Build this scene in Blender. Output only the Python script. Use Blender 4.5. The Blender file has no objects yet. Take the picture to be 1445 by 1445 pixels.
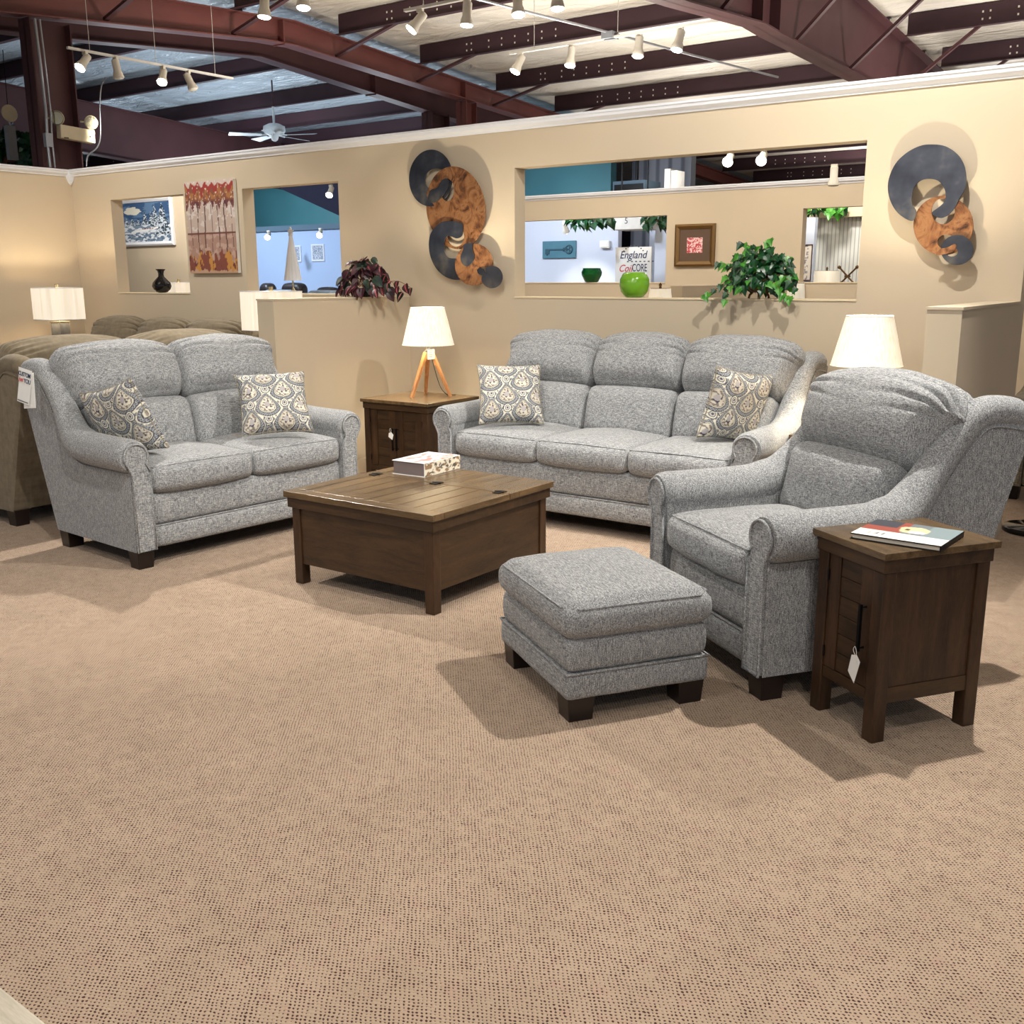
import bpy, bmesh, math, random
import numpy as np
from mathutils import Vector, Matrix, noise
random.seed(7); np.random.seed(7)
PI = math.pi
SC = bpy.context.scene
COL = SC.collection

# ------------------------------------------------------------------ camera
CAMH = 1.4; FPX = 1447.0
_p = math.atan((722.5-393)/FPX); _y = math.radians(35.8); _r = math.radians(-0.2)
_hf = Vector((-math.sin(_y), math.cos(_y), 0)); _R0 = Vector((math.cos(_y), math.sin(_y), 0))
CF = _hf*math.cos(_p)-Vector((0, 0, 1))*math.sin(_p)
_U0 = _R0.cross(CF)
CR = _R0*math.cos(_r)+_U0*math.sin(_r); CU = CR.cross(CF)
CC = Vector((0, 0, CAMH))
cam = bpy.data.cameras.new('camera'); camo = bpy.data.objects.new('camera', cam); COL.objects.link(camo)
cam.sensor_width = 36; cam.lens = 36*FPX/1445; cam.clip_start = .05; cam.clip_end = 200
M4 = Matrix((CR, CU, -CF)).transposed().to_4x4(); M4.translation = CC
camo.matrix_world = M4
SC.camera = camo
SC.view_settings.view_transform = 'Standard'; SC.view_settings.look = 'None'
SC.view_settings.gamma = 1; SC.view_settings.exposure = 0.0; SC.view_settings.use_curve_mapping = False

def at(x, y, Y):
    """point of the plane Y = const (all the walls are such planes) seen at photo position x, y"""
    r = CF*FPX+CR*(x-722.5)-CU*(y-722.5); return CC+r*(Y/r.y)
def atx(x, y, X):
    r = CF*FPX+CR*(x-722.5)-CU*(y-722.5); return CC+r*(X/r.x)

# ------------------------------------------------------------------ materials
def lin(c): 
    c = c/255.0
    return c/12.92 if c <= .04045 else ((c+.055)/1.055)**2.4
def rgb(r, g, b): return (lin(r), lin(g), lin(b), 1)
class NT:
    def __init__(s, name):
        s.m = bpy.data.materials.new(name); s.m.use_nodes = True
        s.t = s.m.node_tree; s.b = s.t.nodes['Principled BSDF']
    def n(s, typ, **kw):
        nd = s.t.nodes.new(typ)
        for k, v in kw.items():
            if k.startswith('i_'): nd.inputs[k[2:].replace('_', ' ')].default_value = v
            else: setattr(nd, k, v)
        return nd
    def l(s, a, b): s.t.links.new(a, b)
    def coord(s, scale=(1, 1, 1), rot=(0, 0, 0), out='Object'):
        tc = s.n('ShaderNodeTexCoord'); mp = s.n('ShaderNodeMapping')
        mp.inputs['Scale'].default_value = scale; mp.inputs['Rotation'].default_value = rot
        s.l(tc.outputs[out], mp.inputs['Vector']); return mp.outputs['Vector']
    def noise(s, vec, scale, detail=2, rough=.5, dist=0):
        nd = s.n('ShaderNodeTexNoise'); nd.inputs['Scale'].default_value = scale; nd.inputs['Detail'].default_value = detail
        nd.inputs['Roughness'].default_value = rough; nd.inputs['Distortion'].default_value = dist
        s.l(vec, nd.inputs['Vector']); return nd.outputs['Fac']
    def ramp(s, fac, stops, interp='LINEAR'):
        nd = s.n('ShaderNodeValToRGB'); cr = nd.color_ramp; cr.interpolation = interp
        while len(cr.elements) < len(stops): cr.elements.new(.5)
        for e, (p, c) in zip(cr.elements, stops): e.position = p; e.color = c
        s.l(fac, nd.inputs['Fac']); return nd.outputs['Color']
    def math(s, op, a, b=None, clamp=False):
        nd = s.n('ShaderNodeMath', operation=op); nd.use_clamp = clamp
        for i, v in enumerate((a, b)):
            if v is None: continue
            if isinstance(v, (int, float)): nd.inputs[i].default_value = v
            else: s.l(v, nd.inputs[i])
        return nd.outputs[0]
    def mix(s, fac, a, b, typ='MIX'):
        nd = s.n('ShaderNodeMix', data_type='RGBA', blend_type=typ)
        for i, v in ((0, fac), (6, a), (7, b)):
            if isinstance(v, (int, float)): nd.inputs[i].default_value = v
            elif isinstance(v, tuple): nd.inputs[i].default_value = v
            else: s.l(v, nd.inputs[i])
        return nd.outputs[2]
    def base(s, c):
        if isinstance(c, tuple): s.b.inputs['Base Color'].default_value = c
        else: s.l(c, s.b.inputs['Base Color'])
    def set(s, rough=.5, metal=0, spec=None, sheen=None):
        s.b.inputs['Roughness'].default_value = rough; s.b.inputs['Metallic'].default_value = metal
        if spec is not None: s.b.inputs['Specular IOR Level'].default_value = spec
        if sheen is not None: s.b.inputs['Sheen Weight'].default_value = sheen
    def bump(s, h, strength=.3, dist=.01):
        nd = s.n('ShaderNodeBump'); nd.inputs['Strength'].default_value = strength; nd.inputs['Distance'].default_value = dist
        s.l(h, nd.inputs['Height']); s.l(nd.outputs[0], s.b.inputs['Normal'])

def plain(name, c, rough=.5, metal=0, spec=None, var=.06, vs=8):
    t = NT(name); v = t.coord(); f = t.noise(v, vs, 3)
    a = tuple(x*(1-var) for x in c[:3])+(1,); b = tuple(min(1, x*(1+var)) for x in c[:3])+(1,)
    t.base(t.ramp(f, [(.3, a), (.7, b)])); t.set(rough, metal, spec); return t.m
def emit(name, c, s):
    t = NT(name); t.base(c); t.b.inputs['Emission Color'].default_value = c; t.b.inputs['Emission Strength'].default_value = s; return t.m

def fabric(name, dark, mid, light, sc=240, mott=.25, bump=.35):
    t = NT(name)
    v1 = t.coord((1, 1, .10)); v2 = t.coord((.12, .7, 1)); v0 = t.coord()
    n1 = t.noise(v1, sc, 2, .6); n2 = t.noise(v2, sc*.9, 2, .6); n3 = t.noise(v0, sc*.65, 2, .7); n4 = t.noise(v0, 14, 4, .65)
    s = t.math('ADD', t.math('ADD', t.math('MULTIPLY', n1, .34), t.math('MULTIPLY', n2, .34)), t.math('MULTIPLY', n3, .32))
    c = t.ramp(s, [(.39, dark), (.50, mid), (.62, light)])
    m = t.ramp(n4, [(.3, (1-mott,)*3+(1,)), (.7, (1+.0,)*3+(1,))])
    t.base(t.mix(1.0, c, m, 'MULTIPLY')); t.set(.95, 0, .15, .15); t.bump(s, bump, .004); return t.m

def wood(name, dark, light, axis='x', rough=.42, sc=1.0):
    t = NT(name)
    s = {'x': (1.2, 9, 9), 'y': (9, 1.2, 9), 'z': (9, 9, 1.2)}[axis]
    v = t.coord(tuple(q*sc for q in s))
    n = t.noise(v, 2.2, 5, .6, .8); n2 = t.noise(t.coord(tuple(q*sc*5 for q in s)), 6, 3, .6); n3 = t.noise(t.coord(), 3.5, 2)
    f = t.math('ADD', t.math('ADD', t.math('MULTIPLY', n, .55), t.math('MULTIPLY', n2, .25)), t.math('MULTIPLY', n3, .2))
    t.base(t.ramp(f, [(.32, dark), (.66, light)])); t.set(rough, 0, .4); t.bump(n2, .08, .003); return t.m

M = {}
M['fab'] = fabric('grey_tweed', rgb(82, 84, 88), rgb(146, 148, 150), rgb(208, 209, 207), sc=400, mott=.08)
M['taupe'] = fabric('taupe_suede', rgb(118, 106, 86), rgb(126, 114, 94), rgb(134, 122, 102), sc=40, mott=.22, bump=.03)
M['oat'] = fabric('oatmeal_tweed', rgb(96, 88, 74), rgb(158, 149, 130), rgb(215, 208, 190), sc=400)
WD, WL = rgb(30, 20, 12), rgb(80, 57, 35)
M['wx'] = wood('dark_wood_x', WD, WL, 'x'); M['wy'] = wood('dark_wood_y', WD, WL, 'y'); M['wz'] = wood('dark_wood_z', rgb(30, 19, 12), rgb(80, 55, 34), 'z')
M['topx'] = wood('table_top_wood_x', rgb(56, 43, 29), rgb(118, 95, 66), 'x', .27); M['topy'] = wood('table_top_wood_y', rgb(54, 42, 29), rgb(122, 98, 68), 'y', .27)
M['foot'] = plain('espresso_foot', rgb(28, 18, 16), .35)
M['iron'] = plain('black_iron', rgb(14, 14, 16), .4, .6)
M['gap'] = plain('dark_gap', rgb(14, 11, 9), .9)
M['oak'] = wood('warm_lamp_wood', rgb(128, 82, 46), rgb(196, 142, 92), 'z', .5, 2)
def painted(name, c):
    t = NT(name); v = t.coord(); t.base(t.ramp(t.noise(v, 1.3, 2), [(.3, tuple(x*.97 for x in c[:3])+(1,)), (.7, c)])); t.set(.85, 0, .25)
    t.bump(t.noise(v, 160, 2), .06, .002); return t.m
M['wall'] = painted('tan_wall_paint', rgb(203, 188, 164))
M['bluewall'] = painted('pale_blue_wall_paint', rgb(170, 190, 222))
M['greywall'] = painted('pale_grey_wall_paint', rgb(196, 204, 220))
M['white'] = painted('white_trim_paint', rgb(230, 233, 240))
M['sill'] = painted('cream_sill_paint', rgb(228, 212, 180))
t = NT('teal_metal_wall'); v = t.coord((1, 1, 1)); w = t.n('ShaderNodeTexWave'); w.inputs['Scale'].default_value = .8; t.l(t.coord((0, 0, 1)), w.inputs['Vector'])
t.base(t.ramp(t.noise(v, .7, 2), [(.3, rgb(48, 100, 112)), (.7, rgb(58, 114, 126))])); t.set(.6); t.bump(w.outputs['Fac'], .15, .02); M['teal'] = t.m
t = NT('beadboard'); w = t.n('ShaderNodeTexWave'); w.inputs['Scale'].default_value = 6; t.l(t.coord((1, 1, 0)), w.inputs['Vector'])
t.base(t.ramp(w.outputs['Fac'], [(.05, rgb(176, 176, 170)), (.25, rgb(226, 226, 220))])); t.set(.6); M['bead'] = t.m
t = NT('corrugated_metal'); w = t.n('ShaderNodeTexWave'); w.inputs['Scale'].default_value = 1.2; t.l(t.coord((1, 1, 0)), w.inputs['Vector'])
t.base(t.ramp(w.outputs['Fac'], [(.05, rgb(70, 74, 86)), (.4, rgb(112, 116, 126))])); t.set(.6); M['corr'] = t.m
M['bandgrey'] = painted('blue_grey_band', rgb(92, 112, 128))
M['darkwall'] = plain('dark_far_wall', rgb(34, 32, 52), .9)
# steel
M['steel'] = plain('oxide_red_steel', rgb(76, 46, 48), .55, 0, .4, .12, 2)
M['steelb'] = plain('red_primer_steel', rgb(104, 58, 54), .5, 0, .5, .12, 2)
M['purlin'] = plain('dark_purlin_steel', rgb(58, 36, 42), .6, 0, .35, .12, 2)
t = NT('roof_insulation'); v = t.coord((.6, 1.6, 1)); n = t.noise(v, 2.2, 4, .6, 1.2)
t.base(t.ramp(t.noise(t.coord(), .9, 2), [(.3, rgb(214, 206, 192)), (.7, rgb(236, 229, 216))])); t.set(.45, 0, .5); t.bump(n, .8, .12); M['insul'] = t.m
t = NT('roof_insulation_foil'); v = t.coord((.6, 1.6, 1)); n = t.noise(v, 3, 4, .6, 1.2)
t.base(rgb(176, 188, 198)); t.set(.35, .15, .5); t.bump(n, .9, .12); M['foil'] = t.m
# carpet
t = NT('berber_carpet')
v = t.coord((1, 1, 1), (0, 0, math.radians(12)))
sx = t.n('ShaderNodeSeparateXYZ'); 
nv = t.n('ShaderNodeTexNoise'); nv.inputs['Scale'].default_value = 35; t.l(v, nv.inputs['Vector'])
av = t.n('ShaderNodeVectorMath', operation='SCALE'); av.inputs['Scale'].default_value = .009; t.l(nv.outputs['Color'], av.inputs[0])
ad = t.n('ShaderNodeVectorMath', operation='ADD'); t.l(v, ad.inputs[0]); t.l(av.outputs[0], ad.inputs[1]); t.l(ad.outputs[0], sx.inputs[0])
su = t.math('SINE', t.math('MULTIPLY', sx.outputs['X'], 2*PI/.0145)); sv = t.math('SINE', t.math('MULTIPLY', sx.outputs['Y'], 2*PI/.0115))
pr = t.math('MULTIPLY', su, sv)
amp = t.noise(v, 24, 4, .6); amp2 = t.noise(v, 130, 1)
th = t.math('SUBTRACT', pr, t.math('MULTIPLY', t.math('SUBTRACT', .57, amp), 1.5))
th = t.math('ADD', th, t.math('MULTIPLY', t.math('SUBTRACT', amp2, .5), 1.9))
dots = t.ramp(th, [(.30, (0, 0, 0, 1)), (.60, (1, 1, 1, 1))])
basec = t.ramp(t.noise(v, 5, 3), [(.3, rgb(174, 153, 131)), (.7, rgb(184, 162, 140))])
pinkc = t.mix(t.ramp(t.noise(v, 22, 2), [(.55, (0, 0, 0, 1)), (.75, (.5, .5, .5, 1))]), basec, rgb(178, 146, 130))
t.base(t.mix(dots, pinkc, rgb(70, 46, 44))); t.set(.97, 0, .1, .1)
t.bump(t.math('ADD', t.math('MULTIPLY', pr, -.4), amp2), .5, .004); M['carpet'] = t.m
# shades
def shade(name, c, e, tr=.45, pleat=0):
    t = NT(name)
    if pleat:
        w = t.n('ShaderNodeTexNoise'); w.inputs['Scale'].default_value = pleat; w.inputs['Detail'].default_value = 3; t.l(t.coord((1, 1, .03)), w.inputs['Vector'])
        cc = t.ramp(w.outputs['Fac'], [(.35, tuple(x*.82 for x in c[:3])+(1,)), (.6, c)]); t.base(cc)
        t.l(cc, t.b.inputs['Emission Color'])
    else: t.base(c); t.b.inputs['Emission Color'].default_value = c
    t.set(.8, 0, .1); t.b.inputs['Emission Strength'].default_value = e; return t.m
M['shade'] = shade('pleated_lamp_shade', rgb(250, 241, 220), .30, pleat=90)
M['shade2'] = shade('crinkled_box_shade', rgb(248, 236, 216), .46, pleat=34)
M['bulb'] = emit('lit_bulb', (1, .95, .85, 1), 30)
M['face'] = emit('lit_lamp_face', (1, .97, .92, 1), 14)
M['faceoff'] = plain('unlit_lamp_face', rgb(214, 210, 196), .4)
M['fixture'] = plain('cream_track_head', rgb(214, 208, 194), .5)
M['track'] = plain('track_rail', rgb(206, 203, 196), .5)
M['cream'] = plain('cream_plastic', rgb(196, 184, 156), .45)
M['chrome'] = plain('glass_reflector', rgb(200, 190, 160), .15, .9)
M['conduit'] = plain('galvanised_conduit', rgb(168, 172, 178), .35, .6)
t = NT('slate_lamp_base'); v = t.coord(); t.base(t.ramp(t.noise(v, 14, 5), [(.3, rgb(62, 64, 70)), (.7, rgb(112, 116, 122))])); t.set(.5); M['slate'] = t.m
t = NT('blued_steel'); v = t.coord(); t.base(t.ramp(t.noise(v, 6, 3), [(.3, rgb(46, 49, 58)), (.55, rgb(74, 77, 86)), (.75, rgb(122, 118, 110))])); t.set(.34, .7); M['bluesteel'] = t.m
t = NT('copper_swirl'); v = t.coord(); n = t.noise(v, 7, 5, .6, 2.2)
t.base(t.ramp(n, [(.34, rgb(66, 40, 28)), (.46, rgb(136, 90, 56)), (.58, rgb(166, 118, 78)), (.72, rgb(100, 64, 44))])); t.set(.42, .45); M['copper'] = t.m
M['black'] = plain('black_gloss', rgb(14, 14, 18), .12)
M['apple'] = plain('apple_green_glaze', rgb(112, 168, 40), .12, 0, .6)
t = NT('green_glass'); t.base(rgb(10, 110, 50)); t.set(.08); t.b.inputs['Transmission Weight'].default_value = .5; M['gglass'] = t.m
M['bronze'] = plain('bronze_urn', rgb(98, 72, 38), .35, .7)
def leafm(name, c1, c2):
    t = NT(name); v = t.coord(); t.base(t.ramp(t.noise(v, 22, 3), [(.35, c1), (.65, c2)])); t.set(.35, 0, .5); return t.m
M['leafd'] = leafm('dark_ivy_leaf', rgb(10, 48, 26), rgb(22, 78, 38)); M['leafl'] = leafm('bright_ivy_leaf', rgb(40, 112, 30), rgb(84, 152, 52))
M['leafp'] = leafm('maroon_leaf', rgb(30, 22, 26), rgb(78, 32, 44)); M['leafk'] = leafm('pink_leaf_vein', rgb(168, 70, 82), rgb(206, 104, 104))
M['leafn'] = leafm('dark_green_leaf', rgb(18, 34, 28), rgb(34, 54, 40))
M['vine'] = plain('vine_stem', rgb(120, 74, 52), .7)
M['paper'] = plain('white_paper', rgb(240, 240, 236), .7, 0, .2, .01)
M['pages'] = plain('book_pages', rgb(214, 205, 190), .8)
M['greypages'] = plain('grey_book_pages', rgb(120, 108, 106), .8)
M['navy'] = plain('navy_ink', rgb(30, 44, 86), .6); M['red'] = plain('red_ink', rgb(206, 60, 64), .6); M['ink'] = plain('grey_ink', rgb(90, 90, 96), .6)
M['sofablk'] = plain('dark_leather', rgb(46, 40, 42), .4)
M['paleblue'] = plain('pale_blue_throw', rgb(176, 200, 226), .8)
M['fan'] = plain('white_fan', rgb(212, 222, 226), .4)
M['goldfr'] = plain('antique_gold_frame', rgb(112, 84, 44), .4, .4); M['mat'] = plain('brown_mat', rgb(96, 76, 62), .9)
M['keybg'] = plain('teal_key_panel', rgb(70, 116, 134), .6); M['keyfg'] = plain('dark_key_relief', rgb(42, 74, 90), .5)
M['wash'] = wood('whitewashed_wood', rgb(176, 166, 146), rgb(226, 218, 200), 'x', .6)
M['nail'] = plain('nailhead', rgb(150, 130, 96), .3, .8)
M['underside'] = plain('black_shadow_sheet', rgb(10, 10, 14), .95)  # for the sheets that deepen the shade under the furniture
t = NT('vertex_paint'); a = t.n('ShaderNodeAttribute'); a.attribute_name = 'Col'; t.base(a.outputs['Color']); t.set(.7, 0, .3); M['vc'] = t.m
t = NT('vertex_paint_cloth'); a = t.n('ShaderNodeAttribute'); a.attribute_name = 'Col'; t.base(a.outputs['Color']); t.set(.95, 0, .1, .1); t.bump(t.noise(t.coord(), 300, 2), .2, .003); M['vcc'] = t.m

# ------------------------------------------------------------------ object helpers
def tag(o, label=None, cat=None, group=None, kind=None):
    if label: o['label'] = label
    if cat: o['category'] = cat
    if group: o['group'] = group
    if kind: o['kind'] = kind
    return o
def thing(name, label, cat, loc=(0, 0, 0), rz=0, group=None):
    o = bpy.data.objects.new(name, None); COL.objects.link(o); o.empty_display_size = .1
    o.location = loc; o.rotation_euler = (0, 0, rz); return tag(o, label, cat, group)
class MB:
    def __init__(s): s.v = []; s.f = []; s.m = []; s.sm = []
    def add(s, vs, fs, mi=0, smooth=False):
        k = len(s.v); s.v += [tuple(p) for p in vs]
        for f in fs: s.f.append(tuple(i+k for i in f)); s.m.append(mi); s.sm.append(smooth)
        return s
    def box(s, x0, x1, y0, y1, z0, z1, mi=0):
        vs = [(x, y, z) for x in (x0, x1) for y in (y0, y1) for z in (z0, z1)]
        return s.add(vs, [(0, 1, 3, 2), (4, 6, 7, 5), (0, 4, 5, 1), (2, 3, 7, 6), (0, 2, 6, 4), (1, 5, 7, 3)], mi)
    def prism(s, poly, a0, a1, axis='x', mi=0, smooth=False):
        n = len(poly)
        def P(a, p): return (a, p[0], p[1]) if axis == 'x' else ((p[0], a, p[1]) if axis == 'y' else (p[0], p[1], a))
        vs = [P(a0, p) for p in poly]+[P(a1, p) for p in poly]
        fs = [tuple(range(n))[::-1], tuple(range(n, 2*n))]
        s.add(vs, fs, mi); 
        s.add(vs, [(i, (i+1) % n, n+(i+1) % n, n+i) for i in range(n)], mi, smooth); return s
    def rings(s, rings, mi=0, smooth=True, cap=True, closed=False):
        n = len(rings[0]); vs = [p for r in rings for p in r]; m = len(rings); fs = []
        for i in range(m if closed else m-1):
            for j in range(n):
                a = i*n+j; b = i*n+(j+1) % n; c = ((i+1) % m)*n+(j+1) % n; d = ((i+1) % m)*n+j; fs.append((a, b, c, d))
        s.add(vs, fs, mi, smooth)
        if cap and not closed: s.add(rings[0], [tuple(range(n))[::-1]], mi); s.add(rings[-1], [tuple(range(n))], mi)
        return s
    def tube(s, path, r, n=8, closed=False, mi=0, rs=None):
        P = [Vector(p) for p in path]; R = []; up = None
        for i, p in enumerate(P):
            a = P[(i-1) % len(P)] if (i or closed) else p; b = P[(i+1) % len(P)] if (i < len(P)-1 or closed) else p
            t_ = (b-a).normalized() if (b-a).length > 1e-9 else Vector((0, 0, 1))
            if up is None: up = Vector((0, 0, 1)) if abs(t_.z) < .9 else Vector((1, 0, 0))
            u = t_.cross(up); u = u.normalized() if u.length > 1e-6 else Vector((1, 0, 0)); w = u.cross(t_); up = w
            rr = rs[i] if rs else r
            R.append([p+u*math.cos(2*PI*k/n)*rr+w*math.sin(2*PI*k/n)*rr for k in range(n)])
        return s.rings(R, mi, True, True, closed)
    def lathe(s, prof, n=32, c=(0, 0, 0), mi=0, cap=True):
        R = [[(c[0]+r*math.cos(2*PI*k/n), c[1]+r*math.sin(2*PI*k/n), c[2]+z) for k in range(n)] for r, z in prof]
        return s.rings(R, mi, True, cap)
    def build(s, name, mats, parent=None, bevel=0, loc=None, rot=None):
        me = bpy.data.meshes.new(name); me.from_pydata(s.v, [], s.f)
        if not isinstance(mats, (list, tuple)): mats = [mats]
        for m in mats: me.materials.append(m)
        me.polygons.foreach_set('material_index', s.m); me.polygons.foreach_set('use_smooth', s.sm); me.update()
        bm = bmesh.new(); bm.from_mesh(me); bmesh.ops.recalc_face_normals(bm, faces=bm.faces); bm.to_mesh(me); bm.free()
        o = bpy.data.objects.new(name, me); COL.objects.link(o)
        if parent: o.parent = parent
        if loc: o.location = loc
        if rot: o.rotation_euler = rot
        if bevel:
            b = o.modifiers.new('bevel', 'BEVEL'); b.width = bevel; b.segments = 2; b.limit_method = 'ANGLE'; b.angle_limit = math.radians(40)
        return o
def catmull(P, k=6):
    P = [Vector(p) for p in P]; out = []
    for i in range(len(P)-1):
        a = P[max(i-1, 0)]; b = P[i]; c = P[i+1]; d = P[min(i+2, len(P)-1)]
        for j in range(k):
            t_ = j/k; out.append(.5*((2*b)+(c-a)*t_+(2*a-5*b+4*c-d)*t_*t_+(3*b-a-3*c+d)*t_**3))
    out.append(P[-1]); return out
def plate(name, outlines, th, mat, parent=None, M_=None, bevel=.0):
    """flat plate with holes: outlines are lists of 2-D points; local XZ plane, extruded along Y"""
    cu = bpy.data.curves.new(name, 'CURVE'); cu.dimensions = '2D'; cu.fill_mode = 'BOTH'; cu.extrude = th/2; cu.bevel_depth = bevel
    for ol in outlines:
        sp = cu.splines.new('POLY'); sp.points.add(len(ol)-1); sp.use_cyclic_u = True
        for p, q in zip(sp.points, ol): p.co = (q[0], q[1], 0, 1)
    tmp = bpy.data.objects.new('tmp', cu); COL.objects.link(tmp)
    bpy.context.view_layer.update()
    me = bpy.data.meshes.new_from_object(tmp.evaluated_get(bpy.context.evaluated_depsgraph_get()))
    bpy.data.objects.remove(tmp); bpy.data.curves.remove(cu)
    me.transform(Matrix.Rotation(PI/2, 4, 'X')); me.materials.clear(); me.materials.append(mat); me.name = name
    if M_: me.transform(M_)
    o = bpy.data.objects.new(name, me); COL.objects.link(o)
    if parent: o.parent = parent
    return o
def text(name, s, size, mat, parent, Mx, shear=0, ext=.0006, sx=1):
    cu = bpy.data.curves.new(name, 'FONT'); cu.body = s; cu.size = size; cu.extrude = ext; cu.align_x = 'CENTER'; cu.align_y = 'CENTER'; cu.shear = shear; cu.offset = size*.004
    tmp = bpy.data.objects.new('tmp', cu); COL.objects.link(tmp); bpy.context.view_layer.update()
    me = bpy.data.meshes.new_from_object(tmp.evaluated_get(bpy.context.evaluated_depsgraph_get()))
    bpy.data.objects.remove(tmp); bpy.data.curves.remove(cu)
    me.materials.clear(); me.materials.append(mat); me.transform(Mx @ Matrix.Diagonal((sx, 1, 1, 1)))
    o = bpy.data.objects.new(name, me); COL.objects.link(o)
    if parent: o.parent = parent
    return o
def ell(cx, cy, rx, ry, a0=0, a1=2*PI, n=48, rot=0):
    out = []
    for i in range(n):
        a = a0+(a1-a0)*i/(n if abs(a1-a0-2*PI) < 1e-6 else n-1)
        x = rx*math.cos(a); y = ry*math.sin(a); out.append((cx+x*math.cos(rot)-y*math.sin(rot), cy+x*math.sin(rot)+y*math.cos(rot)))
    return out

def rbox_pts(h, r, N):
    """rounded box surface: returns verts (np), faces; h half sizes, N segments per axis"""
    idx = {}; V = []; F = []
    def sm(n): # sample with denser rounding zone
        return [-1+2*i/n for i in range(n+1)]
    S = [sm(n) for n in N]
    def vid(i, j, k):
        key = (i, j, k)
        if key not in idx: idx[key] = len(V); V.append((S[0][i]*h[0], S[1][j]*h[1], S[2][k]*h[2]))
        return idx[key]
    for ax in range(3):
        b, c = [(1, 2), (0, 2), (0, 1)][ax]
        for side in (0, N[ax]):
            for i in range(N[b]):
                for j in range(N[c]):
                    q = []
                    for di, dj in ((0, 0), (1, 0), (1, 1), (0, 1)):
                        t_ = [0, 0, 0]; t_[ax] = side; t_[b] = i+di; t_[c] = j+dj; q.append(vid(*t_))
                    F.append(tuple(q))
    V = np.array(V); hh = np.array(h); r = min(r, *[x*.98 for x in h])
    core = np.clip(V, -(hh-r), hh-r); d = V-core; L = np.linalg.norm(d, axis=1, keepdims=True); L[L == 0] = 1
    # spread samples of the rim evenly over the arc
    return core+d/L*r, F, V/hh
def cushion(name, h, r, N, mat, parent, deform, piping=None):
    V, F, U = rbox_pts(h, r, N)
    V = deform(V, U)
    mb = MB(); mb.add([tuple(p) for p in V], F, 0, True)
    o = mb.build(name, mat, parent); return o
def fbm(V, sc, seed=0):
    return np.array([noise.noise(Vector((p[0]*sc+seed, p[1]*sc+seed*.7, p[2]*sc))) for p in V])

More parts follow.
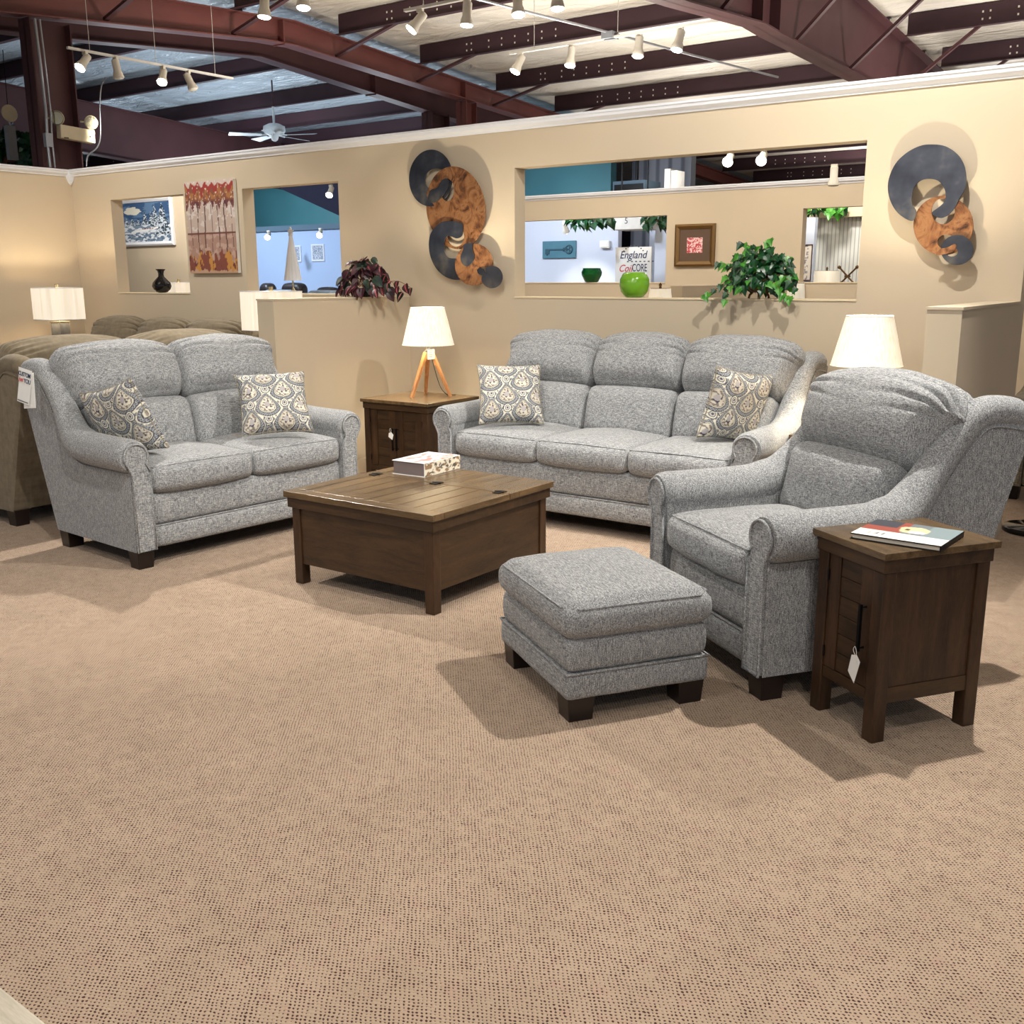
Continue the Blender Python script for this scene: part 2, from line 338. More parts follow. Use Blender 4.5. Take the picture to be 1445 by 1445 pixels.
# ------------------------------------------------------------------ upholstered seats
def seat(name, label, cat, origin, theta, n, sw, mat, group=None, nails=False, seed=0, detail=1.0):
    root = thing(name, label, cat, (origin[0], origin[1], 0), math.radians(theta), group)
    aw = .115; W = n*sw+2*aw
    # ---- arms
    for s_ in (0, 1):
        mx = (lambda x: x) if s_ == 0 else (lambda x: W-x)
        mb = MB()
        poly = [(.0, .09), (.0, .54), (.48, .54), (.58, .60), (.66, .68), (.74, .79), (.83, .90), (.97, .93), (1.05, .905), (.785, .09)]
        mb.prism(poly, mx(.002), mx(.108), 'x')
        path = catmull([(-.004, .566), (.12, .567), (.26, .568), (.40, .572), (.46, .583), (.535, .612), (.605, .676), (.675, .762), (.745, .854), (.805, .918), (.87, .941), (.95, .938), (1.03, .920)], 5)
        path = [(p[0], p[1]) for p in [(q.x, q.y) for q in [Vector((a[0], a[1], 0)) for a in path]]]
        R = []; L = len(path)
        for i, (y, z) in enumerate(path):
            a = path[max(i-1, 0)]; b = path[min(i+1, L-1)]; ty, tz = b[0]-a[0], b[1]-a[1]; l = math.hypot(ty, tz); ty /= l; tz /= l
            ny, nz = -tz, ty
            k = min(1, max(0, (y-.46)/.24)); k = k*k*(3-2*k); rx = .088*(1-k)+.060*k; rn = .084*(1-k)+.057*k; cx = .027*(1-k)+.049*k
            e = 1.0
            if i < 3: e = (.86, .96, 1)[i]
            if i > L-5: e = (.99, .93, .8, .55)[i-(L-4)]
            ring = []
            for q in range(28):
                t_ = 2*PI*q/28; wr = 1+.012*math.sin(y*60+q)*math.exp(-((y-.58)/.12)**2)
                ring.append((mx(cx+rx*e*wr*math.cos(t_)), y+ny*rn*e*wr*math.sin(t_), z+nz*rn*e*wr*math.sin(t_)))
            R.append(ring)
        mb.rings(R, 0, True)
        arm = mb.build('arm', mat, root, .012)
        # front panel : keyhole
        cz = .566; ccx = .033
        def key(rr, x0, x1):
            out = [(mx(ccx+rr*math.cos(a)), cz+rr*.98*math.sin(a)) for a in [math.radians(d) for d in range(-38, 219, 8)]]
            return out+[(mx(x0), cz-.085), (mx(x0), .092), (mx(x1), .092), (mx(x1), cz-.085)]
        ol = key(.060, .008, .100)
        pn = MB(); pn.prism(ol, -.013, .01, 'y'); pn.build('arm_panel', mat, root, .006)
        pp = MB(); pp.tube([(p[0], -.015, p[1]) for p in key(.062, .006, .102)], .0055, 6, True); pp.build('welt', mat, arm)
        # outer seam of the roll, from front to back top
        sm = [(y-.0, z) for y, z in ((.0, .483), (.2, .484), (.43, .483), (.53, .52), (.625, .62), (.73, .765), (.82, .875), (.89, .896), (1.03, .872))]
        sp = MB(); sp.tube([(mx(-.0015), p.x, p.y) for p in catmull([(a, b, 0) for a, b in sm], 4)], .0035, 5); sp.build('welt', mat, arm)
        if nails:
            nb = MB()
            for k in range(15): nb.lathe([(.001, .006), (.006, .003), (.008, 0)], 6, (mx(.03), -.018, .50-.026*k)) if False else nb.box(mx(.096)-.006, mx(.096)+.006, -.024, -.014, .53-.028*k, .542-.028*k)
            nb.build('nailhead_trim', M['nail'], root)
    # ---- base
    V, F, U = rbox_pts((n*sw/2+.004, .04, .086), .02, (24, 4, 8))
    V = V+np.array([W/2, .058, .286]); V[:, 1] -= .010*(1-U[:, 2]**2)*(U[:, 1] < 0)
    mb = MB(); mb.add(V, F, 0, True); mb.build('front_rail', mat, root)
    V, F, U = rbox_pts((n*sw/2+.004, .04, .056), .014, (24, 4, 6)); V = V+np.array([W/2, .048, .147]); V[:, 1] -= .006*(1-U[:, 2]**2)*(U[:, 1] < 0)
    mb = MB(); mb.add(V, F, 0, True); lb = mb.build('lower_band', mat, root)
    mb = MB(); mb.tube([(aw, .012, .203), (W-aw, .012, .203)], .0045, 6); mb.build('welt', mat, lb)
    mb = MB(); mb.box(.10, W-.10, .06, .72, .10, .362); mb.build('seat_deck', mat, root)
    mb = MB(); mb.prism([(.66, .095), (.795, .095), (1.005, .84), (.93, .90), (.80, .86), (.62, .37)], .10, W-.10, 'x'); mb.build('back_frame', mat, root, .01)
    mb = MB(); mb.box(.02, W-.02, .03, .765, .086, .099); mb.build('shadow_sheet', M['underside'], root)  # black sheet added to deepen the shadow under the seat
    for fx in (.055, W-.055):
        for fy in (.05, .74):
            f = MB(); f.rings([[(fx-w, fy-w, z), (fx+w, fy-w, z), (fx+w, fy+w, z), (fx-w, fy+w, z)] for w, z in ((.040, 0), (.046, .092))], 0, False); f.build('foot', M['foot'], root, .003)
    # ---- cushions
    for i in range(n):
        x0 = aw+sw*(i+.5); sd = seed+i*3.7
        def d1(V, U):
            V = V.copy(); u, v, w = U.T
            top = (w > .2); V[:, 2] += np.where(top, .030*(1-u**2)*(1-np.clip(v, -1, 1)**2*.7)-.010*np.clip(-v, 0, 1)**6, 0)
            V[:, 2] -= np.where(w < 0, .012*(1-u**4), 0)-np.where(w < 0, .006, 0)
            V[:, 1] -= (.022*(1-u**4)*(1-w**2)+.006*(1-u**2))*(v < -.5)
            V[:, 0] += 0; V = V+np.array([x0, .315, .438])
            V[:, 2] += .003*fbm(V, 9, sd); return V
        c_ = cushion('seat_cushion', (sw/2+.001, .325, .073), .036, (30, 30, 8), mat, root, d1)
        pth = []
        hx, zz = sw/2-.014, .438+.060
        for t_ in [(-hx, .42), (-hx, .1), (-hx+.004, .024), (-hx+.03, .004), (0, -.004), (hx-.03, .004), (hx-.004, .024), (hx, .1), (hx, .42)]:
            pth.append((x0+t_[0], t_[1]+.001, zz+.007*(1-(t_[0]/hx)**2)))
        mb = MB(); mb.tube(catmull(pth, 4), .0035, 5); mb.build('piping', mat, c_)
        ti = math.radians(13)
        def d2(V, U):
            V = V.copy(); u, v, w = U.T
            V[:, 0] /= 1.5
            V[:, 1] -= np.where(v < 0, .034*(1-u**4)*(1-w**2*.8), 0)
            V[:, 2] += np.where(w > 0, .012*(1-u**2), 0)
            V[:, 1] += np.where((v < 0) & (w < 0), .005*np.sin(u*26+sd)*np.clip(-w, 0, 1)**2, 0)
            y = V[:, 1]*math.cos(ti)+V[:, 2]*math.sin(ti); z = -V[:, 1]*math.sin(ti)+V[:, 2]*math.cos(ti)
            V[:, 1] = y; V[:, 2] = z; V = V+np.array([x0, .605, .605]); V[:, 1] += .006*fbm(V, 7, sd+2); return V
        cushion('lower_back_cushion', ((sw/2-.001)*1.5, .10, .150), .062, (28, 8, 22), mat, root, d2)
        te = math.radians(27)
        def d3(V, U):
            V = V.copy(); u, v, w = U.T
            # section angle measured from the bottom front, over the top, to the back
            V[:, 0] /= 2.2
            ang = np.arctan2(V[:, 2]/.2, -V[:, 1]/.12)
            V[:, 1] -= np.where(v < 0, .050*(1-np.abs(u)**3)*(1-w**2*.75), 0)
            rim = np.clip((np.abs(u)-.55)/.45, 0, 1)
            # rounded outer silhouette
            V[:, 2] -= np.where(w > 0, (.050 if n > 1 else .062)*np.clip((np.abs(u)-.1)/.9, 0, 1)**2.2*np.clip(w*1.5, 0, 1), 0)
            s_e = (1-np.abs(u))*sw/2
            fade = np.exp(-s_e/.085)*np.clip(s_e/.02+.25, 0, 1)
            pl = np.maximum(0, np.sin(ang*21+sd*1.3+np.sign(u)*.7+1.5*s_e/.1))**1.3
            mask = np.clip((ang+.15)/.5, 0, 1)*np.clip((2.5-ang)/.6, 0, 1)
            A = .046*fade*pl*mask
            bl = .010*np.exp(-s_e/.22)*np.maximum(0, np.sin(u*34+sd))*np.clip(-w-.1, 0, 1)*(v < 0)
            rad = np.stack([np.zeros_like(u), V[:, 1], V[:, 2]], 1); Ln = np.linalg.norm(rad, axis=1, keepdims=True); Ln[Ln == 0] = 1
            V -= rad/Ln*(A+bl)[:, None]
            y = V[:, 1]*math.cos(te)+V[:, 2]*math.sin(te); z = -V[:, 1]*math.sin(te)+V[:, 2]*math.cos(te)
            V[:, 1] = y; V[:, 2] = z
            if n == 1: V[:, 2] -= .018
            up_ = .45+.55*np.clip(w+.5, 0, 1)
            if i == 0: V[:, 0] -= .075*np.clip(-u, 0, 1)*up_
            if i == n-1: V[:, 0] += (.078 if n > 1 else .105)*np.clip(u, 0, 1)*up_
            V = V+np.array([x0, .735, .898]); f_ = fbm(V, 6, sd+5); V[:, 1] += .009*f_; V[:, 2] += .006*f_; return V
        cushion('upper_back_cushion', ((sw/2+.006)*2.2, .125, .185), .115, (60, 30, 52), mat, root, d3)
    return root

seat('sofa', 'grey tweed three-seat sofa with rolled arms against the tan wall', 'sofa', (-3.99, 4.777), 0, 3, .595, M['fab'], seed=1)
seat('loveseat', 'grey tweed two-seat loveseat with a paper sales tag on its wing', 'loveseat', (-4.342, 2.867), 86, 2, .605, M['fab'], seed=9)
seat('armchair', 'grey tweed rolled-arm armchair between the ottoman and the narrow side table', 'armchair', (-1.884, 3.594), -35.7, 1, .60, M['fab'], seed=4)
seat('reclining_sofa', 'taupe sofa with nailhead trim seen from its side behind the grey loveseat', 'sofa', (-6.52, 4.72), -90, 2, .74, M['taupe'], nails=True, seed=14)
seat('reclining_sofa', 'long taupe sofa with three humped back cushions under the snow picture niche', 'sofa', (-8.78, 4.86), 0, 3, .64, M['taupe'], seed=22)
seat('armchair', 'oatmeal tweed chair beyond the right end of the half wall', 'armchair', (-1.235, 7.13), 0, 1, .72, M['oat'], seed=31)

# ---- ottoman
ot = thing('ottoman', 'square grey tweed ottoman in front of the matching armchair', 'ottoman', (-1.650, 2.585, 0), math.radians(-33.5))
# local: front right... corner (0,0) is nearest to the camera; body spans x -w..0, y 0..d
OW, OD = .61, .515
def otbox(name, z0, z1, gx, r, crown=0, N=(30, 30, 8), bulge=.006):
    def d(V, U):
        V = V.copy(); u, v, w = U.T
        V[:, 2] += np.where(w > .2, crown*(1-u**2*.8)*(1-v**2*.8), 0)
        s = bulge*(1-w**2); V[:, 0] += s*np.sign(u)*(np.abs(u) > .9); V[:, 1] += s*np.sign(v)*(np.abs(v) > .9)
        V = V+np.array([-OW/2, OD/2, (z0+z1)/2]); V[:, 2] += .003*fbm(V, 8, z0*10); return V
    return cushion(name, (OW/2+gx, OD/2+gx, (z1-z0)/2), r, N, M['fab'], ot, d)
tc = otbox('top_cushion', .270, .402, .006, .048, .026, bulge=.012)
for zz, g in ((.384, -.004),):
    q = [(-OW-g+.02, -g), (-g-.02, -g), (-g, .02-g), (-g, OD+g-.02), (-g-.02, OD+g), (-OW-g+.02, OD+g), (-OW-g, OD+g-.02), (-OW-g, .02-g)]
    q = [(-OW+.04, -.006), (-.04, -.006), (.006, .04), (.006, OD-.04), (-.04, OD+.006), (-OW+.04, OD+.006), (-OW-.006, OD-.04), (-OW-.006, .04)]
    mb = MB(); mb.tube([(a, b, zz) for a, b in q], .0035, 5, True); mb.build('piping', M['fab'], tc)
otbox('upper_band', .165, .285, -.006, .022)
bb = otbox('lower_band', .078, .170, .0, .012, bulge=.003)
mb = MB(); mb.tube([(-OW-.002, -.002, .168), (.002, -.002, .168), (.002, OD+.002, .168), (-OW-.002, OD+.002, .168)], .004, 6, True); mb.build('welt', M['fab'], bb)
mb = MB(); mb.box(-OW+.02, -.02, .02, OD-.02, .076, .09); mb.build('shadow_sheet', M['underside'], ot)  # black sheet darkens the shadow below the ottoman
for fx in (-OW+.055, -.055):
    for fy in (.055, OD-.055):
        f = MB(); f.rings([[(fx-w, fy-w, z), (fx+w, fy-w, z), (fx+w, fy+w, z), (fx-w, fy+w, z)] for w, z in ((.042, 0), (.048, .082))], 0, False); f.build('foot', M['foot'], ot, .003)

# ------------------------------------------------------------------ tables
def coffee_table():
    r = thing('coffee_table', 'square dark wood trunk coffee table with a planked lift top', 'coffee table', (-3.583, 3.154, 0), 0)
    S = .905; T = .445; ys = .545
    # fixed rear slab and lifting front slab, planks with fine grooves
    def slab(name, y0, y1):
        mb = MB(); b = .075
        mb.box(0, S, y0, y0+b if y0 == 0 else y0+.0001, T-.028, T, 0) if False else None
        mb.box(0.0, S, y0, y0+b-.0015, T-.028, T, 0)
        if y0 > 0: pass
        mb.box(0, b-.0015, y0+b, y1, T-.028, T, 1); mb.box(S-b+.0015, S, y0+b, y1, T-.028, T, 1)
        n = 8; w = (S-2*b)/n
        for i in range(n): mb.box(b+w*i+.0021, b+w*(i+1)-.0021, y0+b, y1, T-.028, T-.0008, 1)
        mb.box(.002, S-.002, y0+.002, y1-.002, T-.026, T-.006, 2)
        return mb.build(name, [M['topx'], M['topy'], M['gap']], r, .0015)
    slab('lift_top', 0, ys-.002)
    slab('fixed_top', ys+.003, S)
    mb = MB(); mb.box(.012, S-.012, .012, S-.012, T-.077, T-.029); mb.build('apron', M['wx'], r, .003)
    L = .05
    for x in (.026, S-.026-L):
        for y in (.026, S-.026-L):
            mb = MB(); mb.box(x, x+L, y, y+L, 0, T-.077); mb.build('leg', M['wz'], r, .003)
    mb = MB(); mb.box(.034, S-.034, .034, .052, .098, T-.077); mb.build('front_panel', M['wx'], r, .001)
    mb = MB(); mb.box(.034, S-.034, S-.052, S-.034, .098, T-.077); mb.build('back_panel', M['wx'], r, .001)
    for x in (.034, S-.052): mb = MB(); mb.box(x, x+.018, .05, S-.05, .098, T-.077); mb.build('side_panel', M['wy'], r, .001)
    mb = MB(); mb.box(.05, S-.05, .05, S-.05, .104, .12); mb.build('bottom_board', M['gap'], r)
    for x in (.075, .47, .845):
        mb = MB(); mb.box(x-.020, x+.020, ys-.030, ys-.002, T, T+.003); mb.box(x-.020, x+.020, ys+.003, ys+.031, T, T+.003); mb.tube([(x-.024, ys, T+.003), (x+.024, ys, T+.003)], .004, 6)
        mb.build('hinge', M['iron'], r)
    return r
coffee_table()

def planked_door(parent, x0, x1, z0, z1, y, name='door', handle_side=1, planks=6, hx=.026):
    """door leaf in the plane y, facing -y"""
    st = (x1-x0)*.26 if (x1-x0) < .25 else .05
    mb = MB(); mb.box(x0, x0+st, y-.006, y+.012, z0, z1, 0); mb.box(x1-st, x1, y-.006, y+.012, z0, z1, 0)
    h = (z1-z0)/planks
    for i in range(planks): mb.box(x0+st+.0012, x1-st-.0012, y-.002, y+.01, z0+h*i+.001, z0+h*(i+1)-.001, 1)
    mb.box(x0+.004, x1-.004, y+.002, y+.010, z0+.003, z1-.003, 2)
    d = mb.build(name, [M['wz'], M['wx'], M['gap']], parent, .001)
    hb = MB(); xh = (x1-hx) if handle_side > 0 else (x0+hx); zc = (z0+z1)/2; hl = min(.075, (z1-z0)*.25)
    hb.tube([(xh, y-.006, zc-hl+.01), (xh, y-.026, zc-hl+.01), (xh, y-.026, zc+hl-.01), (xh, y-.006, zc+hl-.01)], .004, 8)
    hb.box(xh-.005, xh+.005, y-.031, y-.022, zc-hl, zc+hl); hb.build('handle', M['iron'], d)
    g = MB(); xg = x0+.001 if handle_side > 0 else x1-.001
    for zz in (z1-.07, z0+.05): g = MB(); g.tube([(xg, y-.009, zz-.018), (xg, y-.009, zz+.018)], .0035, 6); g.build('hinge', M['iron'], d)
    return d
def side_table(name, label, loc, rz, w, d, h, doors, group=None, legz=.13):
    r = thing(name, label, 'side table', (loc[0], loc[1], 0), rz, group)
    mb = MB(); mb.box(0, w, 0, d, h-.022, h); mb.build('top', M['topy'] if doors == 2 else M['topx'], r, .002)
    mb = MB(); mb.box(.013, w-.013, .013, d-.013, h-.066, h-.0225); mb.build('apron', M['wx'], r, .002)
    L = .048; i0 = .018
    for x in (i0, w-i0-L):
        for y in (i0, d-i0-L):
            mb = MB(); mb.box(x, x+L, y, y+L, 0, h-.0665); mb.build('leg', M['wz'], r, .003)
    for x in (i0+.008, w-i0-.022):
        mb = MB(); mb.box(x, x+.014, i0+L, d-i0-L, legz+.045, h-.0665); mb.build('side_panel', M['wz'], r, .001)
        mb = MB(); mb.box(x-.004, x+.018, i0+L, d-i0-L, legz-.005, legz+.045); mb.build('side_rail', M['wy'], r, .001)
    mb = MB(); mb.box(i0+L, w-i0-L, d-i0-.02, d-i0-.006, legz, h-.0665); mb.build('back_panel', M['wz'], r)
    mb = MB(); mb.box(i0+L, w-i0-L, i0+.006, i0+.024, legz-.005, legz+.032); mb.build('bottom_rail', M['wx'], r, .001)
    mb = MB(); mb.box(i0+L-.02, w-i0-L+.02, i0+.03, d-i0-.03, legz, legz+.02); mb.build('bottom_board', M['gap'], r)
    a, b = i0+L+.002, w-i0-L-.002; z0, z1 = legz+.034, h-.069
    if doors == 1: planked_door(r, a, b, z0, z1, i0+.012)
    else: planked_door(r, a, (a+b)/2-.001, z0, z1, i0+.012, handle_side=1, hx=.016); planked_door(r, (a+b)/2+.001, b, z0, z1, i0+.012, handle_side=-1, hx=.016)
    return r
side_table('side_table', 'narrow dark wood chairside table with one planked door and a white tag', (-1.095, 3.180), math.radians(-34.3), .348, .437, .611, 1)
side_table('end_table', 'dark wood two-door end table left of the grey sofa under a tripod lamp', (-4.905, 5.040), math.radians(.6), .595, .555, .611, 2)
side_table('end_table', 'dark wood end table half hidden between the grey sofa and the armchair', (-1.908, 5.085), 0, .595, .555, .611, 2)

# hanging tag on chairside door handle
def swing_tag(loc, rz, label, sz=.05):
    t_ = thing('price_tag', label, 'tag', loc, rz)
    mb = MB(); s = sz
    mb.prism([(-.019, -s), (.019, -s*1.35), (.021, -.004), (.0, .008), (-.021, -.004)], -.0005, .0005, 'y'); mb.build('card', M['paper'], t_, rot=(0, math.radians(14), 0))
    st = MB(); st.tube(catmull([(0, 0, 0), (-.012, -.003, .02), (-.004, -.004, .034), (.004, -.004, .02), (0, 0, -.002), (.014, -.004, -.018)], 4), .0010, 5); st.build('string', M['paper'], t_)
    return t_
th = math.radians(-34.3)
def chl(x, y, z): return (-1.095+x*math.cos(th)-y*math.sin(th), 3.180+x*math.sin(th)+y*math.cos(th), z)
swing_tag(chl(.262, -.006, .262), th, 'white paper tag on a string hanging from the narrow side table door', .062)
swing_tag((-4.60, 5.010, .40), 0, 'small white tag hanging on the two-door end table handle', .03)

# ------------------------------------------------------------------ books
def vgrid(name, P0, du, dv, nx, ny, fn, parent=None, mat='vc'):
    """flat rectangle of coloured points; fn(u, v) gives sRGB 0-255 arrays with u right, v up"""
    u, v = np.meshgrid(np.linspace(0, 1, nx+1), np.linspace(0, 1, ny+1)); u = u.ravel(); v = v.ravel()
    P0, du, dv = np.array(P0), np.array(du), np.array(dv)
    V = P0[None]+u[:, None]*du+v[:, None]*dv
    F = [(j*(nx+1)+i, j*(nx+1)+i+1, (j+1)*(nx+1)+i+1, (j+1)*(nx+1)+i) for j in range(ny) for i in range(nx)]
    me = bpy.data.meshes.new(name); me.from_pydata(V.tolist(), [], F); me.materials.append(M[mat])
    setcol(me, fn(u, v)); o = bpy.data.objects.new(name, me); COL.objects.link(o)
    if parent: o.parent = parent
    return o
def setcol(me, C):
    C = np.clip(np.array(C, float), 0, 255)/255; L = np.where(C <= .04045, C/12.92, ((C+.055)/1.055)**2.4)
    a = me.color_attributes.new('Col', 'FLOAT_COLOR', 'POINT'); A = np.ones((len(L), 4)); A[:, :3] = L; a.data.foreach_set('color', A.ravel())
def vn(u, v, sc, seed=0, oct=1):
    r = np.zeros_like(u); a = 1; tot = 0
    for o in range(oct):
        r += a*np.array([noise.noise(Vector((x*sc*2**o+seed, y*sc*2**o-seed, seed*.37+o))) for x, y in zip(u, v)]); tot += a; a *= .5
    return r/tot
def C3(base, n): return np.tile(np.array(base, float), (n, 1))
def put(C, m, c, k=1.0):
    m = np.asarray(m, float)*k; C[:] = C*(1-m[:, None])+np.array(c, float)*m[:, None]

def book(name, label, loc, rz, w, d, h, cover, pages, topfn, spinefn=None, z0=.0):
    r = thing(name, label, 'book', loc, rz)
    mb = MB(); mb.box(0, w, 0, d, 0, .003); mb.box(0, w, 0, d, h-.003, h); mb.box(w-.004, w, 0, d, .003, h-.003); mb.build('cover', cover, r, .001)
    mb = MB(); mb.box(.006, w-.004, .005, d-.005, .003, h-.003); mb.build('pages', pages, r)
    vgrid('cover_art', (0.001, .001, h+.0004), (w-.002, 0, 0), (0, d-.002, 0), 60, 60, topfn, r)
    if spinefn: vgrid('spine_art', (w+.0004, .001, .002), (0, d-.002, 0), (0, 0, h-.004), 60, 16, spinefn, r)
    return r
def pinktop(u, v):
    C = C3((214, 206, 206), len(u)); n = vn(u, v, 5, 3, 3)
    put(C, np.clip((n-.02)*5, 0, 1)*(u > .12)*(np.abs(v-.5) < .47), (222, 136, 130)); put(C, (u < .08), (214, 220, 226)); put(C, np.clip((vn(u, v, 9, 8)-.2)*5, 0, 1)*(u > .7), (238, 120, 96)); return C
def florspine(u, v):
    C = C3((232, 224, 204), len(u)); n = vn(u*1.6, v*.5, 7, 5, 2); put(C, np.clip((n-.05)*8, 0, 1), (92, 84, 72)); put(C, np.clip((vn(u, v*.4, 12, 15)-.25)*8, 0, 1), (150, 120, 90)); return C
book('book', 'thick book with a pink and white cover on the coffee table', (-3.455, 3.762, .445), math.radians(3), .205, .30, .070, M['paper'], M['greypages'], pinktop, florspine)
def cooktop(u, v):
    C = C3((176, 172, 168), len(u))
    put(C, v > .36, (112, 122, 128)); put(C, (v > .36) & (u < .45), (150, 74, 62)); put(C, (v > .62) & (u < .34), (62, 64, 72)); put(C, (v > .36) & (u > .68), (132, 148, 152))
    e = ((u-.55)/.17)**2+((v-.62)/.2)**2+.35*vn(u, v, 9, 2); put(C, e < 1, (226, 208, 160)); e = ((u-.60)/.1)**2+((v-.52)/.08)**2; put(C, e < 1, (236, 232, 226)); put(C, (np.abs(u-.47) < .03) & (np.abs(v-.63) < .05), (80, 70, 40))
    put(C, v <= .36, (238, 236, 226))
    for k in range(3): put(C, (np.abs(u-.16-.075*k) < .02) & (v > .12) & (v < .26) & (((u*90).astype(int) % 2 == 0) | ((v*60).astype(int) % 2 == 0)), (90, 90, 92))
    put(C, (np.abs(v-.18) < .015) & (u > .42) & (u < .88) & ((u*55).astype(int) % 2 == 0), (176, 174, 168)); return C
b2 = book('book', 'flat hardcover book with a still-life cover on the narrow side table', (-.953, 3.112, .611), math.radians(-3), .272, .235, .018, M['iron'], M['pages'], cooktop)

# ------------------------------------------------------------------ pillows
def paisley(u, v, off=(0, 0), sc=1.0):
    n = len(u); C = C3((216, 212, 196), n)
    rng = np.random.RandomState(3)
    x = (u+off[0])*sc; y = (v+off[1])*sc
    sp = vn(x, y, 16, 4)
    put(C, sp > .12, (128, 130, 132)); 
    # little curls
    for (cx0, cy0, rr, hand) in [(ix*.325+.16*(iy % 2), iy*.26+.08, .105, 1 if (ix+iy) % 2 else -1) for ix in range(-1, 9) for iy in range(-1, 10)]:
        dx = x-cx0; dy = y-cy0; r = np.hypot(dx, dy); a = np.arctan2(dy, dx*hand)
        s = np.cos(a+9.5*np.log(r/.02+.2)); m = (r < rr)
        put(C, m & (s > .15), (92, 98, 110)); put(C, m & (s > .78), (62, 66, 76)); put(C, (r < .014), (60, 62, 70))
    # ogee medallions on a half-drop lattice
    P = .66
    for ix in range(-1, 5):
        for iy in range(-1, 5):
            cx0 = .33+P*ix; cy0 = .30+P*iy
            for (ox, oy, big) in ((0, 0, 1), (P/2, P/2, 1), (P/2, .02, 0), (0, P/2+.02, 0)):
                a = x-cx0-ox; b = y-cy0-oy
                if big:
                    k = .155*(1-.9*np.clip(b/.3, -.35, 1)); q = np.hypot(a/np.maximum(k, .03), b/.20)
                    q = np.where(b > .24, 9, q)
                    put(C, q < 1.38, (216, 212, 196)); put(C, (q < 1.32), (80, 84, 94)); put(C, (q < 1.24) & (np.sin(np.arctan2(b, a)*34)*np.sin(q*30) > -.1), (158, 161, 163)); put(C, (q < 1.0), (72, 74, 80)); put(C, (q < .93), (212, 208, 192) if iy % 2 else (200, 194, 178))
                    w = vn(a, b, 26, 7+ix); put(C, (q < .78) & (w > .05), (128, 118, 112)); put(C, (q < .5) & (w > .22), (70, 72, 86)); put(C, (q < .3), (172, 166, 166))
                    put(C, (q > .80) & (q < .85), (120, 114, 108))
                else:
                    q = np.hypot(a/.075, (b+.2*np.abs(a))/.085); put(C, q < 1.15, (88, 92, 100)); put(C, q < .95, (226, 222, 206)); put(C, q < .7, (110, 116, 126)); put(C, q < .5, (206, 202, 190)); put(C, q < .28, (84, 88, 98))
    return C
def pillow(label, center, ex, ey, size, off, sc=1.0, th=.075, group=None, sag=0):
    """ex, ey: in-plane unit axes of the face; face looks along ex x ey"""
    o_name = 'throw_pillow'
    ex = Vector(ex).normalized(); ey = Vector(ey); ey = (ey-ex*ey.dot(ex)).normalized(); ez = ex.cross(ey)
    N = 170; g = np.linspace(-1, 1, N+1); U, Vv = np.meshgrid(g, g); u = U.ravel(); v = Vv.ravel()
    hs = size/2
    pinch = 1-.085*(1-u**2)*np.abs(v)**2; pinch2 = 1-.085*(1-v**2)*np.abs(u)**2
    x = u*hs*pinch2; y = v*hs*pinch
    t_ = th*np.clip((1-u**4)*(1-v**4), 0, 1)**.55
    wr = .0045*np.sin(14*np.arctan2(v, u))*np.clip(np.hypot(u, v)-.45, 0, 1)*np.clip((1-u**6)*(1-v**6), 0, 1)
    nn = vn(u, v, 1.6, off[0]*9+1)*.008*(1-u**2)*(1-v**2)
    f = t_+wr+nn+.004; C = paisley((u+1)/2, (v+1)/2, off, sc)
    P = [center+ex*a+ey*(b-sag*(1-q*q))+ez*c for a, b, c, q in zip(x, y, f, u)]
    P += [center+ex*a+ey*(b-sag*(1-q*q))-ez*c for a, b, c, q in zip(x, y, t_*.75+.004, u)]
    F = []; n1 = (N+1)**2
    for j in range(N):
        for i in range(N):
            a = j*(N+1)+i; F.append((a, a+1, a+N+2, a+N+1)); F.append((n1+a, n1+a+N+1, n1+a+N+2, n1+a+1))
    e = [i for i in range(N)]+[i*(N+1)+N for i in range(N)]+[N*(N+1)+N-i for i in range(N)]+[(N-i)*(N+1) for i in range(N)]
    for i in range(len(e)): a, b = e[i], e[(i+1) % len(e)]; F.append((a, n1+a, n1+b, b))
    base = center-ey*hs
    root = thing(o_name, label, 'throw pillow', base, 0, group)
    me = bpy.data.meshes.new('pillow_cover'); me.from_pydata([tuple(p-base) for p in P], [], F); me.materials.append(M['vcc']); me.polygons.foreach_set('use_smooth', [True]*len(F)); setcol(me, np.vstack([C, C]))
    o = bpy.data.objects.new('pillow_cover', me); COL.objects.link(o); o.parent = root
    mb = MB(); mb.tube([tuple(P[i]-base) for i in e[::6]], .0035, 5, True); mb.build('seam', M['oat'], root)
    return root
def lsl(x, y, z, th_=86, o=(-4.342, 2.867)):
    a = math.radians(th_); return Vector((o[0]+x*math.cos(a)-y*math.sin(a), o[1]+x*math.sin(a)+y*math.cos(a), z))
# loveseat right pillow, loveseat left pillow, sofa left, sofa right
def dirv(x, y, z, th_=86): return lsl(x, y, z, th_, (0, 0))
pillow('square paisley throw pillow upright at the far arm of the loveseat', Vector((-4.463, 3.897, .718)), (.579, .815, .024), (-.495, .321, .807), .39, (.35, .33), 1.35)
pillow('paisley throw pillow tipped over against the near arm of the loveseat', Vector((-4.65, 3.068, .702)), (.965, .116, .235), (-.188, -.37, .91), .39, (.12, .15), 1.35)
pillow('paisley throw pillow upright beside the left arm of the grey sofa', Vector((-3.632, 5.021, .7175)), (.744, .668, -.015), (-.341, .393, .854), .39, (.55, .05), 1.35)
pillow('paisley throw pillow leaning by the right arm of the grey sofa', Vector((-2.251, 5.179, .727)), (.448, .879, -.165), (.235, .076, .969), .39, (.2, .6), 1.35)

